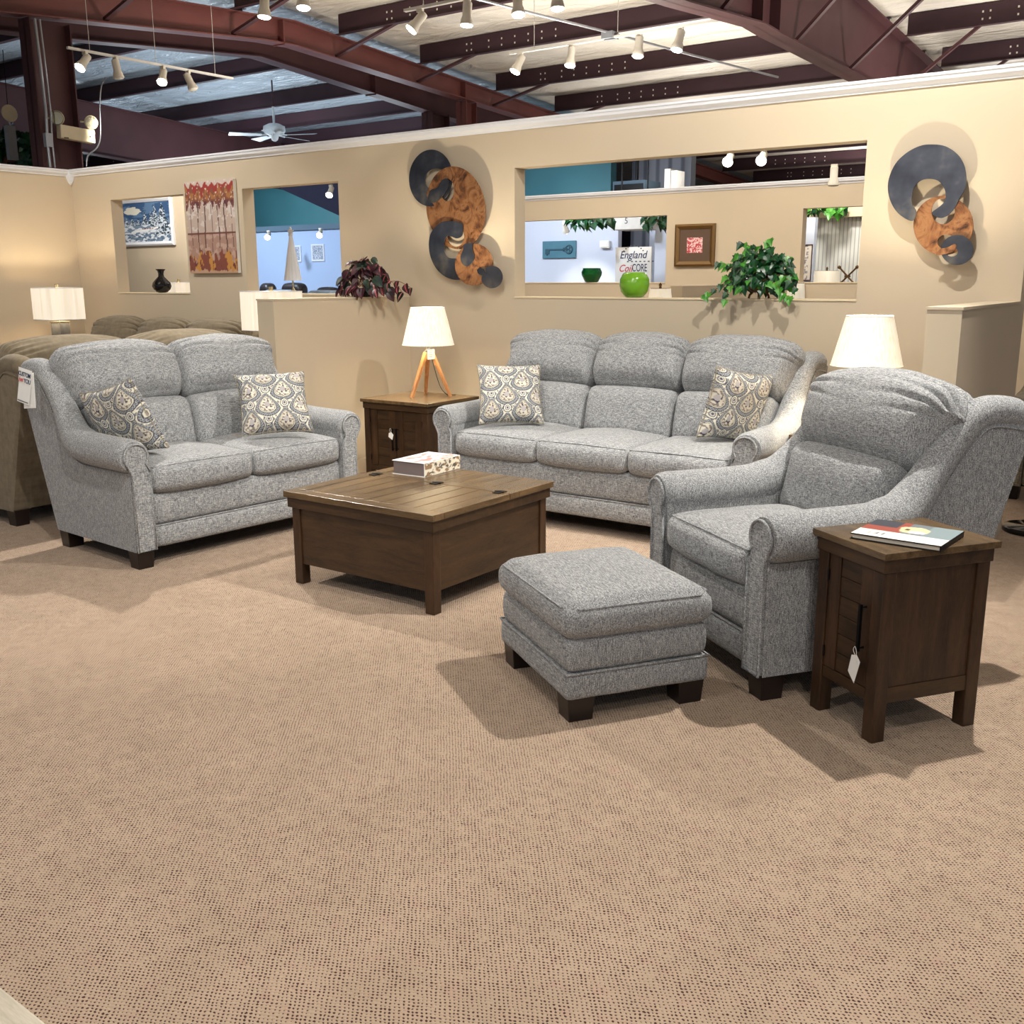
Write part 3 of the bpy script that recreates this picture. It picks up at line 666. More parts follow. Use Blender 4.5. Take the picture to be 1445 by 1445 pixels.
# ------------------------------------------------------------------ lamps
def tripod_lamp(label, x, y, z0, rz, tagside):
    r = thing('table_lamp', label, 'table lamp', (x, y, z0), rz, None)
    top = .300
    for k in range(3):
        a = 2*PI*k/3; dx, dy = math.cos(a), math.sin(a)
        mb = MB(); w = .013; t0 = Vector((dx*.022, dy*.022, top)); b0 = Vector((dx*.155, dy*.155, .0)); s = Vector((-dy, dx, 0)); q = Vector((dx, dy, 0))*.8
        mb.rings([[b0+s*w*.85-q*w, b0+s*w*.85+q*w, b0-s*w*.85+q*w, b0-s*w*.85-q*w], [t0+s*w*1.3-q*w*1.2, t0+s*w*1.3+q*w*1.2, t0-s*w*1.3+q*w*1.2, t0-s*w*1.3-q*w*1.2]], 0, False); mb.build('leg', M['oak'], r, .002)
    mb = MB(); mb.lathe([(.018, top-.02), (.026, top-.01), (.026, top+.012), (.012, top+.02), (.012, top+.065), (.018, top+.07), (.018, top+.10), (.006, top+.10)], 20); mb.build('socket', M['iron'], r)
    zs = .350; H = .248; rb, rt = .176, .114
    sh = MB(); n = 96; R = []
    for rr, z in [(rb, zs), (rt, zs+H)]:
        R.append([((rr+.0012*(k % 2))*math.cos(2*PI*k/n), (rr+.0012*(k % 2))*math.sin(2*PI*k/n), z) for k in range(n)])
    sh.rings(R, 0, False, cap=False)
    so = sh.build('lamp_shade', M['shade'], r)
    tr = MB()
    for rr, z in ((rb, zs), (rt, zs+H)): tr = MB(); tr.tube([(rr*math.cos(2*PI*k/40), rr*math.sin(2*PI*k/40), z) for k in range(40)], .003, 6, True); tr.build('rim', M['shade'], so)
    b = MB(); b.lathe([(.005, top+.10), (.02, top+.12), (.032, top+.155), (.024, top+.19), (.004, top+.20)], 16); b.build('bulb', M['bulb'], r)
    f = MB(); f.tube(catmull([(.02, -.01, top), (.05, -.03, .2), (.08, .01, .06), (.12, .05, .003), (.16, .09, .003)], 5), .0025, 5); f.build('cord', M['iron'], r)
    # card tag hanging under the shade
    g = MB(); d = Vector((math.sin(tagside), -math.cos(tagside), 0)); s = Vector((d.y*-1, d.x, 0)); c = Vector((d.x*.05, d.y*.05, .285))
    if True:
        g.add([c+s*-.026+Vector((0, 0, -.033)), c+s*.026+Vector((0, 0, -.030)), c+s*.026+Vector((0, 0, .036)), c+s*-.026+Vector((0, 0, .034))], [(0, 1, 2, 3)]); g.build('price_card', M['paper'], r)
        g2 = MB()
        for q in range(4): zz = .025-.014*q; g2.add([c+d*.0008+s*-.015+Vector((0, 0, zz)), c+d*.0008+s*(.012-.004*(q % 2))+Vector((0, 0, zz)), c+d*.0008+s*(.012-.004*(q % 2))+Vector((0, 0, zz+.0035)), c+d*.0008+s*-.015+Vector((0, 0, zz+.0035))], [(0, 1, 2, 3)])
        g2.build('card_print', M['ink'], r)
    L = bpy.data.lights.new('lamp_bulb_light', 'POINT'); L.energy = 32; L.color = (1, .88, .68); L.shadow_soft_size = .03
    lo = bpy.data.objects.new('lamp_bulb_light', L); COL.objects.link(lo); lo.parent = r; lo.location = (0, 0, top+.222)
    return r
tripod_lamp('tripod wood table lamp with pleated white shade left of the grey sofa', -4.61, 5.42, .611, math.radians(20), math.radians(40))
tripod_lamp('pleated white shade table lamp rising behind the grey armchair', -1.615, 5.34, .611, math.radians(65), math.radians(3))

def box_lamp(label, x, y, z0, rz=0, s=.33, sh=.29, base=.42, light=6, grp=None):
    r = thing('table_lamp', label, 'table lamp', (x, y, z0), rz, grp)
    mb = MB(); mb.box(-.08, .08, -.05, .05, .0, base-.03, 0); mb.build('base', M['slate'], r, .004)
    mb = MB(); mb.box(-.085, .085, -.055, .055, base-.03, base-.018); mb.tube([(0, 0, base-.018), (0, 0, base+sh+.02)], .008, 8); mb.box(-.012, .012, -.012, .012, base+sh+.004, base+sh+.035); mb.build('neck', M['chrome'], r)
    mb = MB(); h = s/2; z = base
    R = [[(-h, -h, z), (h, -h, z), (h, h, z), (-h, h, z)], [(-h, -h, z+sh), (h, -h, z+sh), (h, h, z+sh), (-h, h, z+sh)]]
    mb.rings(R, 0, False, cap=False); so = mb.build('lamp_shade', M['shade2'], r)
    mb = MB()
    mb.tube([(-h, -h, z), (h, -h, z), (h, h, z), (-h, h, z)], .003, 4, True); mb.build('rim', M['white'], so); mb = MB(); mb.tube([(-h, -h, z+sh), (h, -h, z+sh), (h, h, z+sh), (-h, h, z+sh)], .003, 4, True)
    mb.tube([(-h, 0, z+sh), (h, 0, z+sh)], .002, 4); mb.tube([(0, -h, z+sh), (0, h, z+sh)], .002, 4); mb.build('rim', M['white'], so)
    if light:
        L = bpy.data.lights.new('lamp_bulb_light', 'POINT'); L.energy = light; L.color = (1, .86, .64); L.shadow_soft_size = .03
        lo = bpy.data.objects.new('lamp_bulb_light', L); COL.objects.link(lo); lo.parent = r; lo.location = (0.02, 0, base+sh*.55)
    return r
def plain_table(label, x0, x1, y0, y1, h):
    r = thing('end_table', label, 'end table', ((x0+x1)/2, (y0+y1)/2, 0)); w = (x1-x0)/2; d = (y1-y0)/2
    mb = MB(); mb.box(-w, w, -d, d, h-.03, h); mb.build('top', M['wash2'], r, .003)
    for sx_ in (-1, 1):
        for sy_ in (-1, 1): mb = MB(); cx, cy = sx_*(w-.035), sy_*(d-.035); mb.box(cx-.025, cx+.025, cy-.025, cy+.025, 0, h-.03); mb.build('leg', M['wash2'], r, .002)
    mb = MB(); mb.box(-w+.03, w-.03, -d+.03, d-.03, .38, .40); mb.build('shelf', M['wash2'], r)
    mb = MB(); mb.box(-w+.02, w-.02, -d+.02, d-.02, h-.09, h-.031); mb.build('apron', M['wash2'], r)
    return r
M['wash2'] = wood('grey_washed_wood', rgb(86, 78, 66), rgb(138, 126, 106), 'x', .6)
plain_table('grey-washed end table in the left corner under the slate lamp', -9.60, -8.98, 4.95, 5.55, .62)
box_lamp('box-shade slate lamp in the left corner behind the taupe sofas', -9.18, 5.47, .62, light=14)
plain_table('grey-washed end table hidden behind the left half wall', -6.48, -5.90, 5.10, 5.66, .60)
box_lamp('box-shade slate lamp peeking out from behind the left half wall', -6.17, 5.42, .60, light=5)

# ------------------------------------------------------------------ structure : walls
D = 6.02; TH = .125; WH = 2.44
def struct(name, mb, mat, bevel=0): o = mb.build(name, mat, None, bevel); o['kind'] = 'structure'; return o
mb = MB(); mb.box(-26, 8, -5, 30, -.05, 0); struct('floor', mb, M['carpet'])
def wall_with_openings(name, X0, X1, Y0, Y1, z1, ops, mat, struct_=True):
    mb = MB(); xs = sorted(set([X0, X1]+[o[0] for o in ops]+[o[1] for o in ops]))
    for a, b in zip(xs, xs[1:]):
        op = [o for o in ops if o[0] <= a+1e-6 and o[1] >= b-1e-6]
        if op: mb.box(a, b, Y0, Y1, 0, op[0][2]); mb.box(a, b, Y0, Y1, op[0][3], z1)
        else: mb.box(a, b, Y0, Y1, 0, z1)
    return struct(name, mb, mat)
OPS = [(-9.035, -7.935, 1.272, 2.142), (-7.146, -6.01, 1.272, 2.148), (-4.31, -1.905, 1.266, 2.142)]
wall_with_openings('wall_back', -9.79, -1.045, D, D+TH, 2.40, OPS, M['wall'])
for i, o in enumerate(OPS):
    mb = MB(); mb.box(o[0]-.002, o[1]+.002, D-.006, D+TH+.006, o[2], o[2]+.010); mb.build('x', M['sill']).name = 'trim_%d' % (i+1)
    bpy.data.objects['trim_%d' % (i+1)]['kind'] = 'structure'
mb = MB(); mb.box(-9.79, -9.66, 2.2, D, 0, 2.40); struct('wall_left', mb, M['wall'])
mb = MB(); mb.box(-5.46, -5.30, 4.67, D, 0, 1.262); mb.box(-5.465, -5.295, 4.665, D, 1.262, 1.274); struct('wall_half_left', mb, M['wall'])
mb = MB(); mb.box(-1.19, -1.045, 4.74, D, 0, 1.262); mb.box(-1.195, -1.04, 4.735, D, 1.262, 1.274); struct('wall_half_right', mb, M['wall'])
mb = MB(); mb.box(-5.30, -5.288, 4.67, D, 0, .10); mb.box(-5.46, -5.30, 4.658, 4.67, 0, .10); struct('baseboard_half_left', mb, M['wall'])
mb = MB(); mb.box(-5.288, -1.20, D-.012, D, 0, .10); struct('baseboard_back', mb, M['wall'])
# crown moulding
prof = [(0, 2.385), (.012, 2.385), (.016, 2.395), (.03, 2.402), (.045, 2.412), (.05, 2.43), (.058, 2.432), (.058, 2.446), (-.13, 2.446), (-.13, 2.40), (0, 2.40)]
mb = MB(); mb.prism([(D-a, z) for a, z in prof], -9.79, -1.02, 'x'); struct('trim_4', mb, M['white'])
mb = MB(); mb.prism([(-9.66+a, z) for a, z in prof], 2.2, D, 'y'); struct('trim_5', mb, M['white'])
mb = MB(); mb.rings([[(-9.64+s*a, D-.02+s*b, z) for a, b in ((-.02, -.035), (.035, -.035), (.035, .02), (-.02, .02))] for s, z in ((1, 2.44), (1, 2.385), (.8, 2.35), (.5, 2.325), (.1, 2.305))], 0, False); struct('trim_6', mb, M['white'])

# second partition and rooms beyond
Y2 = 11.7
def px2(x): return at(x, 350, Y2).x
OP2 = [(px2(741.5)-1.2, px2(940), 1.335, 2.15), (px2(1130.5), px2(1218), 1.335, 2.16)]
wall_with_openings('wall_second_partition', -9.75, -1.3, Y2, Y2+.13, 2.42, OP2, M['wall'])
mb = MB(); mb.prism([(Y2-a, z+.02) for a, z in prof], -9.75, -1.25, 'x'); struct('trim_7', mb, M['white'])
for i, o in enumerate(OP2):
    mb = MB(); mb.box(o[0], o[1], Y2-.01, Y2+.14, o[2], o[2]+.012); struct('trim_%d' % (8+i), mb, M['sill'])
# bay behind the first opening
mb = MB(); mb.box(-12.6, -9.75, 7.95, 8.07, 0, 2.42); struct('wall_bay', mb, M['wall'])
# half wall in the bay between the partitions
mb = MB(); a = at(948, 410, 8.6).x; b = at(963, 410, 8.6).x; mb.box(a-.02, b, 8.6, Y2, 0, 1.33); struct('wall_half_middle', mb, M['wall'])
# blue room seen through the second opening
mb = MB(); mb.box(-21, -12.2, 14.3, 14.42, 0, 2.32); struct('wall_blue', mb, M['bluewall'])
mb = MB(); mb.box(-21, -12.2, 14.24, 14.42, 2.32, 2.42); struct('trim_10', mb, M['bandgrey'])
# third partition with the key picture
mb = MB(); mb.box(-11.9, at(872, 350, 15.5).x, 15.5, 15.62, 0, 2.42); struct('wall_grey', mb, M['greywall'])
mb = MB(); mb.box(at(872, 350, 15.5).x, at(925, 350, 15.5).x, 16.6, 16.7, 0, 2.25); mb.box(at(924, 350, 15.0).x, at(924, 350, 15.0).x+1.2, 15.0, 16.7, 0, 2.2); struct('wall_grey_far', mb, M['greywall'])
mb = MB(); mb.box(-22, at(862, 250, 17.4).x, 17.4, 17.6, 0, 4.3); struct('wall_teal', mb, M['teal'])
mb = MB(); mb.box(at(862, 250, 17.4).x, at(975, 240, 18.2).x, 18.2, 18.4, 0, 4.2); struct('wall_corrugated', mb, M['corr'])
mb = MB(); mb.box(-25, 8, 29.5, 29.7, 0, 4.3); struct('wall_far_end', mb, M['darkwall'])
mb = MB(); mb.box(-25, -24.8, -4, 18, 0, 4.6); struct('wall_far_left', mb, M['darkwall'])
mb = MB(); mb.box(-25, -10.8, 18.2, 18.4, 0, 4.3); struct('wall_far_back', mb, M['darkwall'])
# beadboard corner seen through the right opening of the second partition
xb = at(1150, 350, 14.0).x
mb = MB(); mb.box(xb, -2.6, 14.0, 14.1, 0, 2.25); mb.box(xb-1.2, xb, 13.9, 14.1, 0, 2.25); struct('wall_beadboard', mb, M['bead'])
mb = MB(); mb.box(xb-1.2, -2.6, 13.80, 13.99, 2.17, 2.30); struct('trim_11', mb, M['sill'])

# ------------------------------------------------------------------ roof structure
RY = 9.49
def zr(y, z0=4.50, s=.065): return z0-s*abs(y-RY)
PD = .25
def roof_panel(name, x0, x1, mat):
    mb = MB()
    for y0, y1 in ((-5, RY), (RY, 30)):
        a, b = zr(y0)+PD+.01, zr(y1)+PD+.01
        n = 30; vs = []; fs = []
        for i in range(n+1):
            y = y0+(y1-y0)*i/n
            for k in range(5):
                vs.append((x0+(x1-x0)*k/4, y, zr(y)+PD+.01))
        for i in range(n):
            for k in range(4): q = i*5+k; fs.append((q, q+1, q+6, q+5))
        mb.add(vs, fs)
        mb.add([(x0, y0, a+.05), (x1, y0, a+.05), (x1, y1, b+.05), (x0, y1, b+.05)], [(0, 1, 2, 3)])
    return struct(name, mb, mat)
roof_panel('ceiling', -10.5, 8, M['insul'])
roof_panel('ceiling_left', -26, -10.5, M['foil'])
def frame(name, label, X, pts, fw=.2, mat='steel', cols=(), group=None, stiff=()):
    """tapered I-section in the plane X: pts = (y, z bottom, z top)"""
    r = thing(name, label, 'roof beam', (X, pts[0][0], 0), 0, group); y0 = pts[0][0]
    P = [(p[0]-y0, p[1], p[2]) for p in pts]
    mb = MB(); mb.prism([(p[0], p[1]) for p in P]+[(p[0], p[2]) for p in P[::-1]], -.006, .006, 'x'); mb.build('web', M[mat], r)
    for k, q in ((1, 'bottom_flange'), (2, 'top_flange')):
        mb = MB(); mb.prism([(p[0], p[k]) for p in P]+[(p[0], p[k]+(.014 if k == 1 else -.014)) for p in P[::-1]], -fw/2, fw/2, 'x'); mb.build(q, M[mat], r)
    for s in stiff:
        y, zb, zt = s; mb = MB(); mb.box(-fw/2, fw/2, y-y0-.006, y-y0+.006, zb, zt); mb.build('stiffener', M[mat], r)
    return r
def interp(pts, y, k):
    for a, b in zip(pts, pts[1:]):
        if a[0] <= y <= b[0]: return a[k]+(b[k]-a[k])*(y-a[0])/(b[0]-a[0])
    return pts[-1][k]
redP = [(-2, 3.40, zr(-2)), (5.77, 3.89, zr(5.77)), (9.0, 4.19, zr(9)), (9.49, 4.21, zr(9.49)), (14.6, 3.93, zr(14.6)), (29, 3.0, zr(29))]
frame('roof_beam', 'red steel roof beam with flange braces crossing the upper left', -10.2, redP, .2, 'steelb', stiff=[(9.3, 4.19, 4.48), (12.86, 4.02, zr(12.86))])
darkP = [(-2, 3.3, zr(-2)-.05), (6.85, 3.92, zr(6.85)-.05), (9.49, 4.16, zr(9.49)-.05), (12.84, 3.90, zr(12.84)-.05), (17.5, 3.6, zr(17.5)-.05)]
frame('roof_beam', 'dark maroon roof beam running just behind the red one', -10.85, darkP, .2, 'steel', stiff=[(11.6, 3.98, 4.25)])
bigP = [(-2, 2.9, zr(-2)), (7.87, 3.49, zr(7.87)), (9.3, 3.60, zr(9.3)), (9.7, 3.585, zr(9.7)), (12.19, 3.555, zr(12.19)), (16, 3.50, zr(16)), (29, 2.9, zr(29))]
frame('roof_beam', 'deep maroon roof beam coming down over the right end of the wall', -4.03, bigP, .22, 'steel', stiff=[(9.25, 3.6, 4.45), (9.65, 3.6, 4.45)])
frame('roof_beam', 'distant maroon roof beam across the blue-lit bay on the left', -17.0, [(-2, 3.0, 4.3), (6, 3.1, zr(6)), (9.49, 3.65, zr(9.49)), (17.5, 3.1, zr(17.5))], .2, 'steel')
frame('roof_beam', 'roof beam over the aisle beyond the right edge of the wall', 2.2, bigP, .2, 'steel')
# columns
def column(label, X, Y, d, w, h, mat='steel', group='steel columns behind the wall'):
    r = thing('steel_column', label, 'column', (X, Y, 0), 0, group)
    for y in (-d/2, d/2-.014): mb = MB(); mb.box(-w/2, w/2, y, y+.014, 0, h); mb.build('flange', M[mat], r)
    mb = MB(); mb.box(-.006, .006, -d/2, d/2, 0, h); mb.build('web', M[mat], r); return r
column('wide maroon steel column at the left behind the emergency light', -10.2, 6.23, .44, .20, 3.90, 'steel', None)
column('far dark steel column under the end of the dark roof beam', -10.85, 13.05, .42, .22, 3.9, 'steel', None)
column('far reddish steel column just right of the dark one', -10.2, 13.0, .26, .2, 4.0, 'steelb', None)
# purlins
def purlin(x0, x1, Y, label, holes=True, mat='purlin', group=None, braces=()):
    r = thing('roof_purlin', label, 'purlin', (x0, Y, zr(Y)), 0, group); L = x1-x0
    mb = MB(); mb.box(0, L, -.003, .003, 0, PD); mb.box(0, L, -.07, 0, 0, .006); mb.box(0, L, 0, .07, PD-.006, PD); hb = mb
    if holes:
        for fr in (.16, .19, .30, .38, .46, .54, .62, .70) if L < 8 else (.1, .3, .5, .7, .9):
            for z in (.07, .15): hb.box(L*fr*.45+.4, L*fr*.45+.418, -.006, -.003, z, z+.022, 1)
    mb.build('web', [M[mat], M['faceoff']], r)
    return r
PY = [1.86, 3.54, 5.21, 6.89, 8.56, 10.24, 11.83, 13.62, 15.27, 16.9, 18.6, 20.3, 22.0, 23.7, 25.4, 27.1]
ords = ['first', 'second', 'third', 'fourth', 'fifth', 'sixth', 'seventh', 'eighth', 'ninth', 'tenth']
for i, y in enumerate(PY):
    purlin(-10.1, -4.14, y, 'dark steel purlin of the middle roof bay', group='purlins of the middle roof bay')
    purlin(-3.92, 2.1, y, 'dark steel purlin of the right roof bay', holes=i > 4, group='purlins of the right roof bay')
for i, y in enumerate([2.7, 4.4, 6.1, 7.75, 9.4, 11.08, 12.82, 14.2, 15.5]):
    purlin(-24, -10.95, y, 'dark steel purlin of the blue-lit left roof bay', holes=i > 2, group='purlins of the left roof bay')
# flange braces
for i, y in enumerate(PY[3:9]):
    for X, P, s, zoff in ((-10.2, redP, 1, 0), (-4.03, bigP, 1, 0), (-4.03, bigP, -1, 0)):
        if s < 0 and y > 9: continue
        z0 = interp(P, y, 1)+.03; L = 1.1 if X < -5 else .95
        mb = MB(); a = Vector((X+s*.05, y, z0)); b = Vector((X+s*L, y, zr(y)+.01)); u = Vector((0, .03, 0))
        n_ = (b-a).cross(u).normalized()*.03
        mb.rings([[a-u, a+u, a+u+n_*.15, a-u+n_*.15], [b-u, b+u, b+u+n_*.15, b-u+n_*.15]], 0, False)
        mb.rings([[a-u, a-u+n_, a-u+n_+u*.15, a-u+u*.15], [b-u, b-u+n_, b-u+n_+u*.15, b-u+u*.15]], 0, False)
        o = mb.build('flange_brace', M['steel'])
        tag(o, 'angled steel brace from the %s up to a purlin' % ('red roof beam' if X < -5 else 'deep right roof beam'), 'brace', 'braces on the red beam' if X < -5 else 'braces on the deep beam')

# ------------------------------------------------------------------ track lights
def look(o, d):
    o.rotation_euler = Vector(d).to_track_quat('-Z', 'Y').to_euler()
SPOTS = []
def track(label, p0, p1, drop_to):
    r = thing('light_track', label, 'light track', p0); d = Vector(p1)-Vector(p0)
    w = Vector((-d.y, d.x, 0)).normalized()*.017; h = Vector((0, 0, .022)); z = Vector((0, 0, 0))
    mb = MB(); mb.rings([[z-w, z+w, z+w+h, z-w+h], [d-w, d+w, d+w+h, d-w+h]], 0, False); mb.build('rail', M['track'], r)
    for f in (.12, .5, .88): mb = MB(); mb.tube([tuple(d*f+h), tuple(d*f+Vector((0, 0, drop_to-p0[2])))], .003, 6); mb.build('hanger', M['track'], r)
    return r
def head(label, p, aim, lit=True, group=None, energy=60, size=70, light=True, rad=.05):
    """track head: adapter, arm, can and lamp face; p is the pivot, aim a direction"""
    r = thing('track_light', label, 'spotlight', p, 0, group)
    a = Vector(aim).normalized(); q = a.to_track_quat('-Z', 'Y').to_matrix().to_4x4()
    mb = MB(); mb.box(-.03, .03, -.014, .014, .045, .075); mb.tube([(0, 0, .05), (0, 0, .0)], .005, 6); mb.build('adapter', M['fixture'], r)
    mb = MB(); mb.lathe([(.012, .055), (.036, .05), (.038, .04), (.038, -.055), (.046, -.075), (.055, -.115), (.055, -.125)], 20, cap=True)
    c = mb.build('can', M['fixture'], r); c.matrix_local = q
    mb = MB(); mb.lathe([(.001, -.1262), (.050, -.1262), (.046, -.132), (.001, -.138)], 20); f = mb.build('lamp_face', M['face'] if lit else M['faceoff'], r); f.matrix_local = q
    if light:
        L = bpy.data.lights.new('spot_beam', 'SPOT'); L.energy = energy; L.spot_size = math.radians(size); L.spot_blend = .6; L.color = (1, .95, .88); L.shadow_soft_size = rad
        o = bpy.data.objects.new('spot_beam', L); COL.objects.link(o); o.parent = r; o.location = a*.15; look(o, a)
    return r
tz = 3.6
track('light track below the ceiling over the middle of the back wall', (-6.5, 9.0, tz), (-4.0, 9.0, tz), 4.45)
for i, (x, l, lb) in enumerate(((-6.37, (-.25, -.5, -1), 'leftmost spotlight of the middle track'), (-5.76, (0, -.25, -1), 'second spotlight of the middle track'), (-5.02, (.02, -.2, -1), 'third spotlight of the middle track'), (-4.60, (-.1, -.3, -1), 'rightmost spotlight of the middle track'))):
    head(lb, (x, 9.0, tz-.07), l, energy=45)
track('light track over the tops of the picture wall, upper centre', (-6.22, 7.1, tz), (-4.5, 7.1, tz), 4.4)
for x, l, lb in ((-6.05, (-.5, -.7, -1), 'leftmost spotlight of the upper centre track'), (-5.55, (.0, -.1, -1), 'second spotlight of the upper centre track'), (-5.05, (.2, -.2, -1), 'third spotlight of the upper centre track'), (-4.68, (.1, -.1, -1), 'rightmost spotlight of the upper centre track')):
    head(lb, (x, 7.1, tz-.07), l, energy=45)
track('light track running away from the camera in the upper left', (-9.8, 6.2, tz), (-9.78, 8.2, tz), 4.35)
for y, l, lit, lb in ((6.38, (.2, -.9, -1), True, 'lit spotlight nearest the steel column'), (6.72, (.1, .1, -1), False, 'unlit spotlight second on the left track'), (7.28, (.5, -.6, -1), True, 'lit spotlight third on the left track'), (7.60, (.4, .2, -1), False, 'unlit spotlight at the end of the left track')):
    head(lb, (-9.79, y, tz-.07), l, lit, energy=45, light=lit)
# the two beside the red beam at the top edge
track('short light track at the top edge above the red beam', (-7.0, 6.0, tz+.02), (-5.6, 6.0, tz+.02), 4.3)
head('lit spotlight at the top edge, left of the pair above the red beam', (-6.72, 6.0, tz-.05), (0, -.1, -1), True, energy=60)
head('lit spotlight at the top edge, right of the pair above the red beam', (-6.28, 6.0, tz-.05), (.1, -.15, -1), True, energy=60)
# seen through the big opening
for k, (x, y) in enumerate(((1030, 222), (1077, 220))):
    p = at(x, y, 10.2); head('bright spotlight seen through the wide wall opening, %s of two' % ('left' if k == 0 else 'right'), tuple(p), (.2, -.85, -.45), True, energy=25)
p = at(797, 318, 14.3); head('bright spotlight over the key picture', tuple(p), (-.2, .8, -1), True, energy=50)
for k, (x, y) in enumerate(((379, 331), (452, 328))):
    p = at(x, y, 13.2); head('spotlight washing the pale blue wall, %s of two' % ('left' if k == 0 else 'right'), tuple(p), (.55, -.75, -.45), True, light=False)
p = at(467, 268, 11.5); head('bright spotlight at the top right corner of the blue-room opening', tuple(p), (.3, -.6, -.6), True, energy=20)
p = at(1177, 243, 10.5); head('unlit spotlight high in the right of the wide opening', tuple(p), (0, 0, -1), False, light=False)
# lights above the display, in front of the wall (their tracks are above the frame)
def rig(x, y, aimx, aimy, aimz, e, size=75, z=3.5, rad=.04, col=(1, .93, .84)):
    r = head('ceiling spotlight above the display, out of the picture', (x, y, z), (aimx-x, aimy-y, aimz-z), True, 'display spotlights above the frame', e, size, True, rad)
    return r

# ------------------------------------------------------------------ wall sculptures
def wallmap(ox, oy, sc, Y):
    """sheet coordinates (crop pixels) to wall X, Z, linearised about the piece"""
    def f(p): q = at(ox+p[0]/sc, oy+p[1]/sc, Y); return (q.x, q.z)
    return f
def sculpture(label, Y, f, parts):
    c = f(parts[0][2][0][0]); r = thing('wall_sculpture', label, 'wall sculpture', (c[0], D, c[1]))
    def smooth(ol):
        if len(ol) >= 36: return ol
        q = [Vector((a_, b_, 0)) for a_, b_ in ol]; q = [q[-1]]+q+[q[0], q[1]]; k_ = catmull(q, 5)[5:-5]; return [(v_.x, v_.y) for v_ in k_[:-1]]
    for nm, mat, ols, dy, tilt in parts:
        ols = [smooth(o_) for o_ in ols]
        ols2 = [[f(p) for p in ol] for ol in ols]
        cx = sum(p[0] for p in ols2[0])/len(ols2[0]); cz = sum(p[1] for p in ols2[0])/len(ols2[0])
        loc = [[(p[0]-cx, p[1]-cz) for p in ol] for ol in ols2]
        o = plate(nm, loc, .004, M[mat], r, None, .0012); o.location = (cx-c[0], -dy, cz-c[1]); o.rotation_euler = tilt
    c_ = MB(); c_.tube([(0, -.004, 0), (0, -.05, 0)], .008, 6)
    return r
fL = wallmap(550, 190, 6.283, 5.95)
def arcband(cx, cy, R, r, a0, a1, n=40, off=(0, 0)):
    """C-shaped band: outer ellipse R, inner ellipse r (centre shifted by off)"""
    o = ell(cx, cy, R[0], R[1], math.radians(a0), math.radians(a1), n); i = ell(cx+off[0], cy+off[1], r[0], r[1], math.radians(a1), math.radians(a0), n)
    return o+i
sculpture('tall metal wall sculpture of linked blue and copper rings left of the wide opening', 5.95, fL, [
    ('copper_disc', 'copper', [ell(578, 648, 270, 366, n=64, rot=-.08), ell(508, 492, 62, 100, n=36, rot=.1), ell(570, 900, 80, 95, n=36)], .060, (.05, 0, -.05)),
    ('blued_ring', 'bluesteel', [ell(345, 382, 186, 252, n=56), ell(392, 398, 98, 102, n=40)], .045, (-.04, 0, .04)),
    ('blued_tail', 'bluesteel', [[(420, 470), (450, 430), (490, 395), (525, 400), (530, 440), (500, 500), (450, 560), (390, 600), (330, 590), (350, 500)]], .070, (.05, 0, -.1)),
    ('blued_crescent', 'bluesteel', [[(640, 790), (648, 840), (640, 895), (600, 918), (555, 905), (520, 895), (495, 930), (485, 1000), (495, 1060), (530, 1095), (610, 1100), (680, 1120), (700, 1200), (660, 1265), (590, 1287), (500, 1262), (420, 1190), (370, 1080), (358, 970), (375, 880), (420, 815), (480, 775), (560, 770)]], .072, (.03, 0, .05)),
    ('small_copper_disc', 'copper', [ell(757, 1152, 160, 184, n=48), ell(705, 1085, 50, 78, n=30), ell(838, 1215, 50, 42, n=24)], .082, (-.04, 0, .06)),
    ('blued_hook', 'bluesteel', [[(680, 975), (748, 965), (748, 1020), (765, 1090), (735, 1150), (700, 1165), (662, 1140), (650, 1080), (672, 1020)]], .094, (0, 0, .05)),
    ('small_dark_disc', 'bluesteel', [ell(927, 1262, 98, 98, -2.2, 2.9, n=36)+[(840, 1250), (800, 1230), (790, 1200), (812, 1180), (850, 1195), (868, 1240)]], .098, (0, 0, -.06)),
])
fR = wallmap(1240, 190, 7.225, 5.95)
sculpture('linked blue and copper ring wall sculpture at the right end of the wall', 5.95, fR, [
    ('copper_disc', 'copper', [ell(655, 925, 306, 300, n=64), ell(655, 780, 122, 135, n=40), ell(685, 1095, 92, 80, n=30)], .060, (.03, 0, -.03)),
    ('blued_ring', 'bluesteel', [[(830, 640), (780, 740), (720, 810), (640, 850), (570, 825), (550, 795), (620, 740), (670, 690), (688, 620), (670, 540), (610, 470), (520, 450), (430, 470), (365, 540), (345, 620), (345, 710), (390, 790), (350, 880), (230, 820), (150, 720), (108, 590), (115, 450), (180, 300), (290, 190), (420, 120), (540, 103), (680, 120), (800, 200), (870, 310), (892, 440), (880, 550)]], .078, (-.02, 0, .04)),
    ('small_dark_ring', 'bluesteel', [ell(808, 1176, 162, 150, n=44), ell(755, 1195, 62, 50, n=26)], .088, (0, 0, .04)),
    ('copper_tail', 'copper', [[(640, 1170), (720, 1150), (780, 1118), (800, 1140), (760, 1190), (700, 1215), (600, 1225)]], .094, (0, 0, 0)),
])

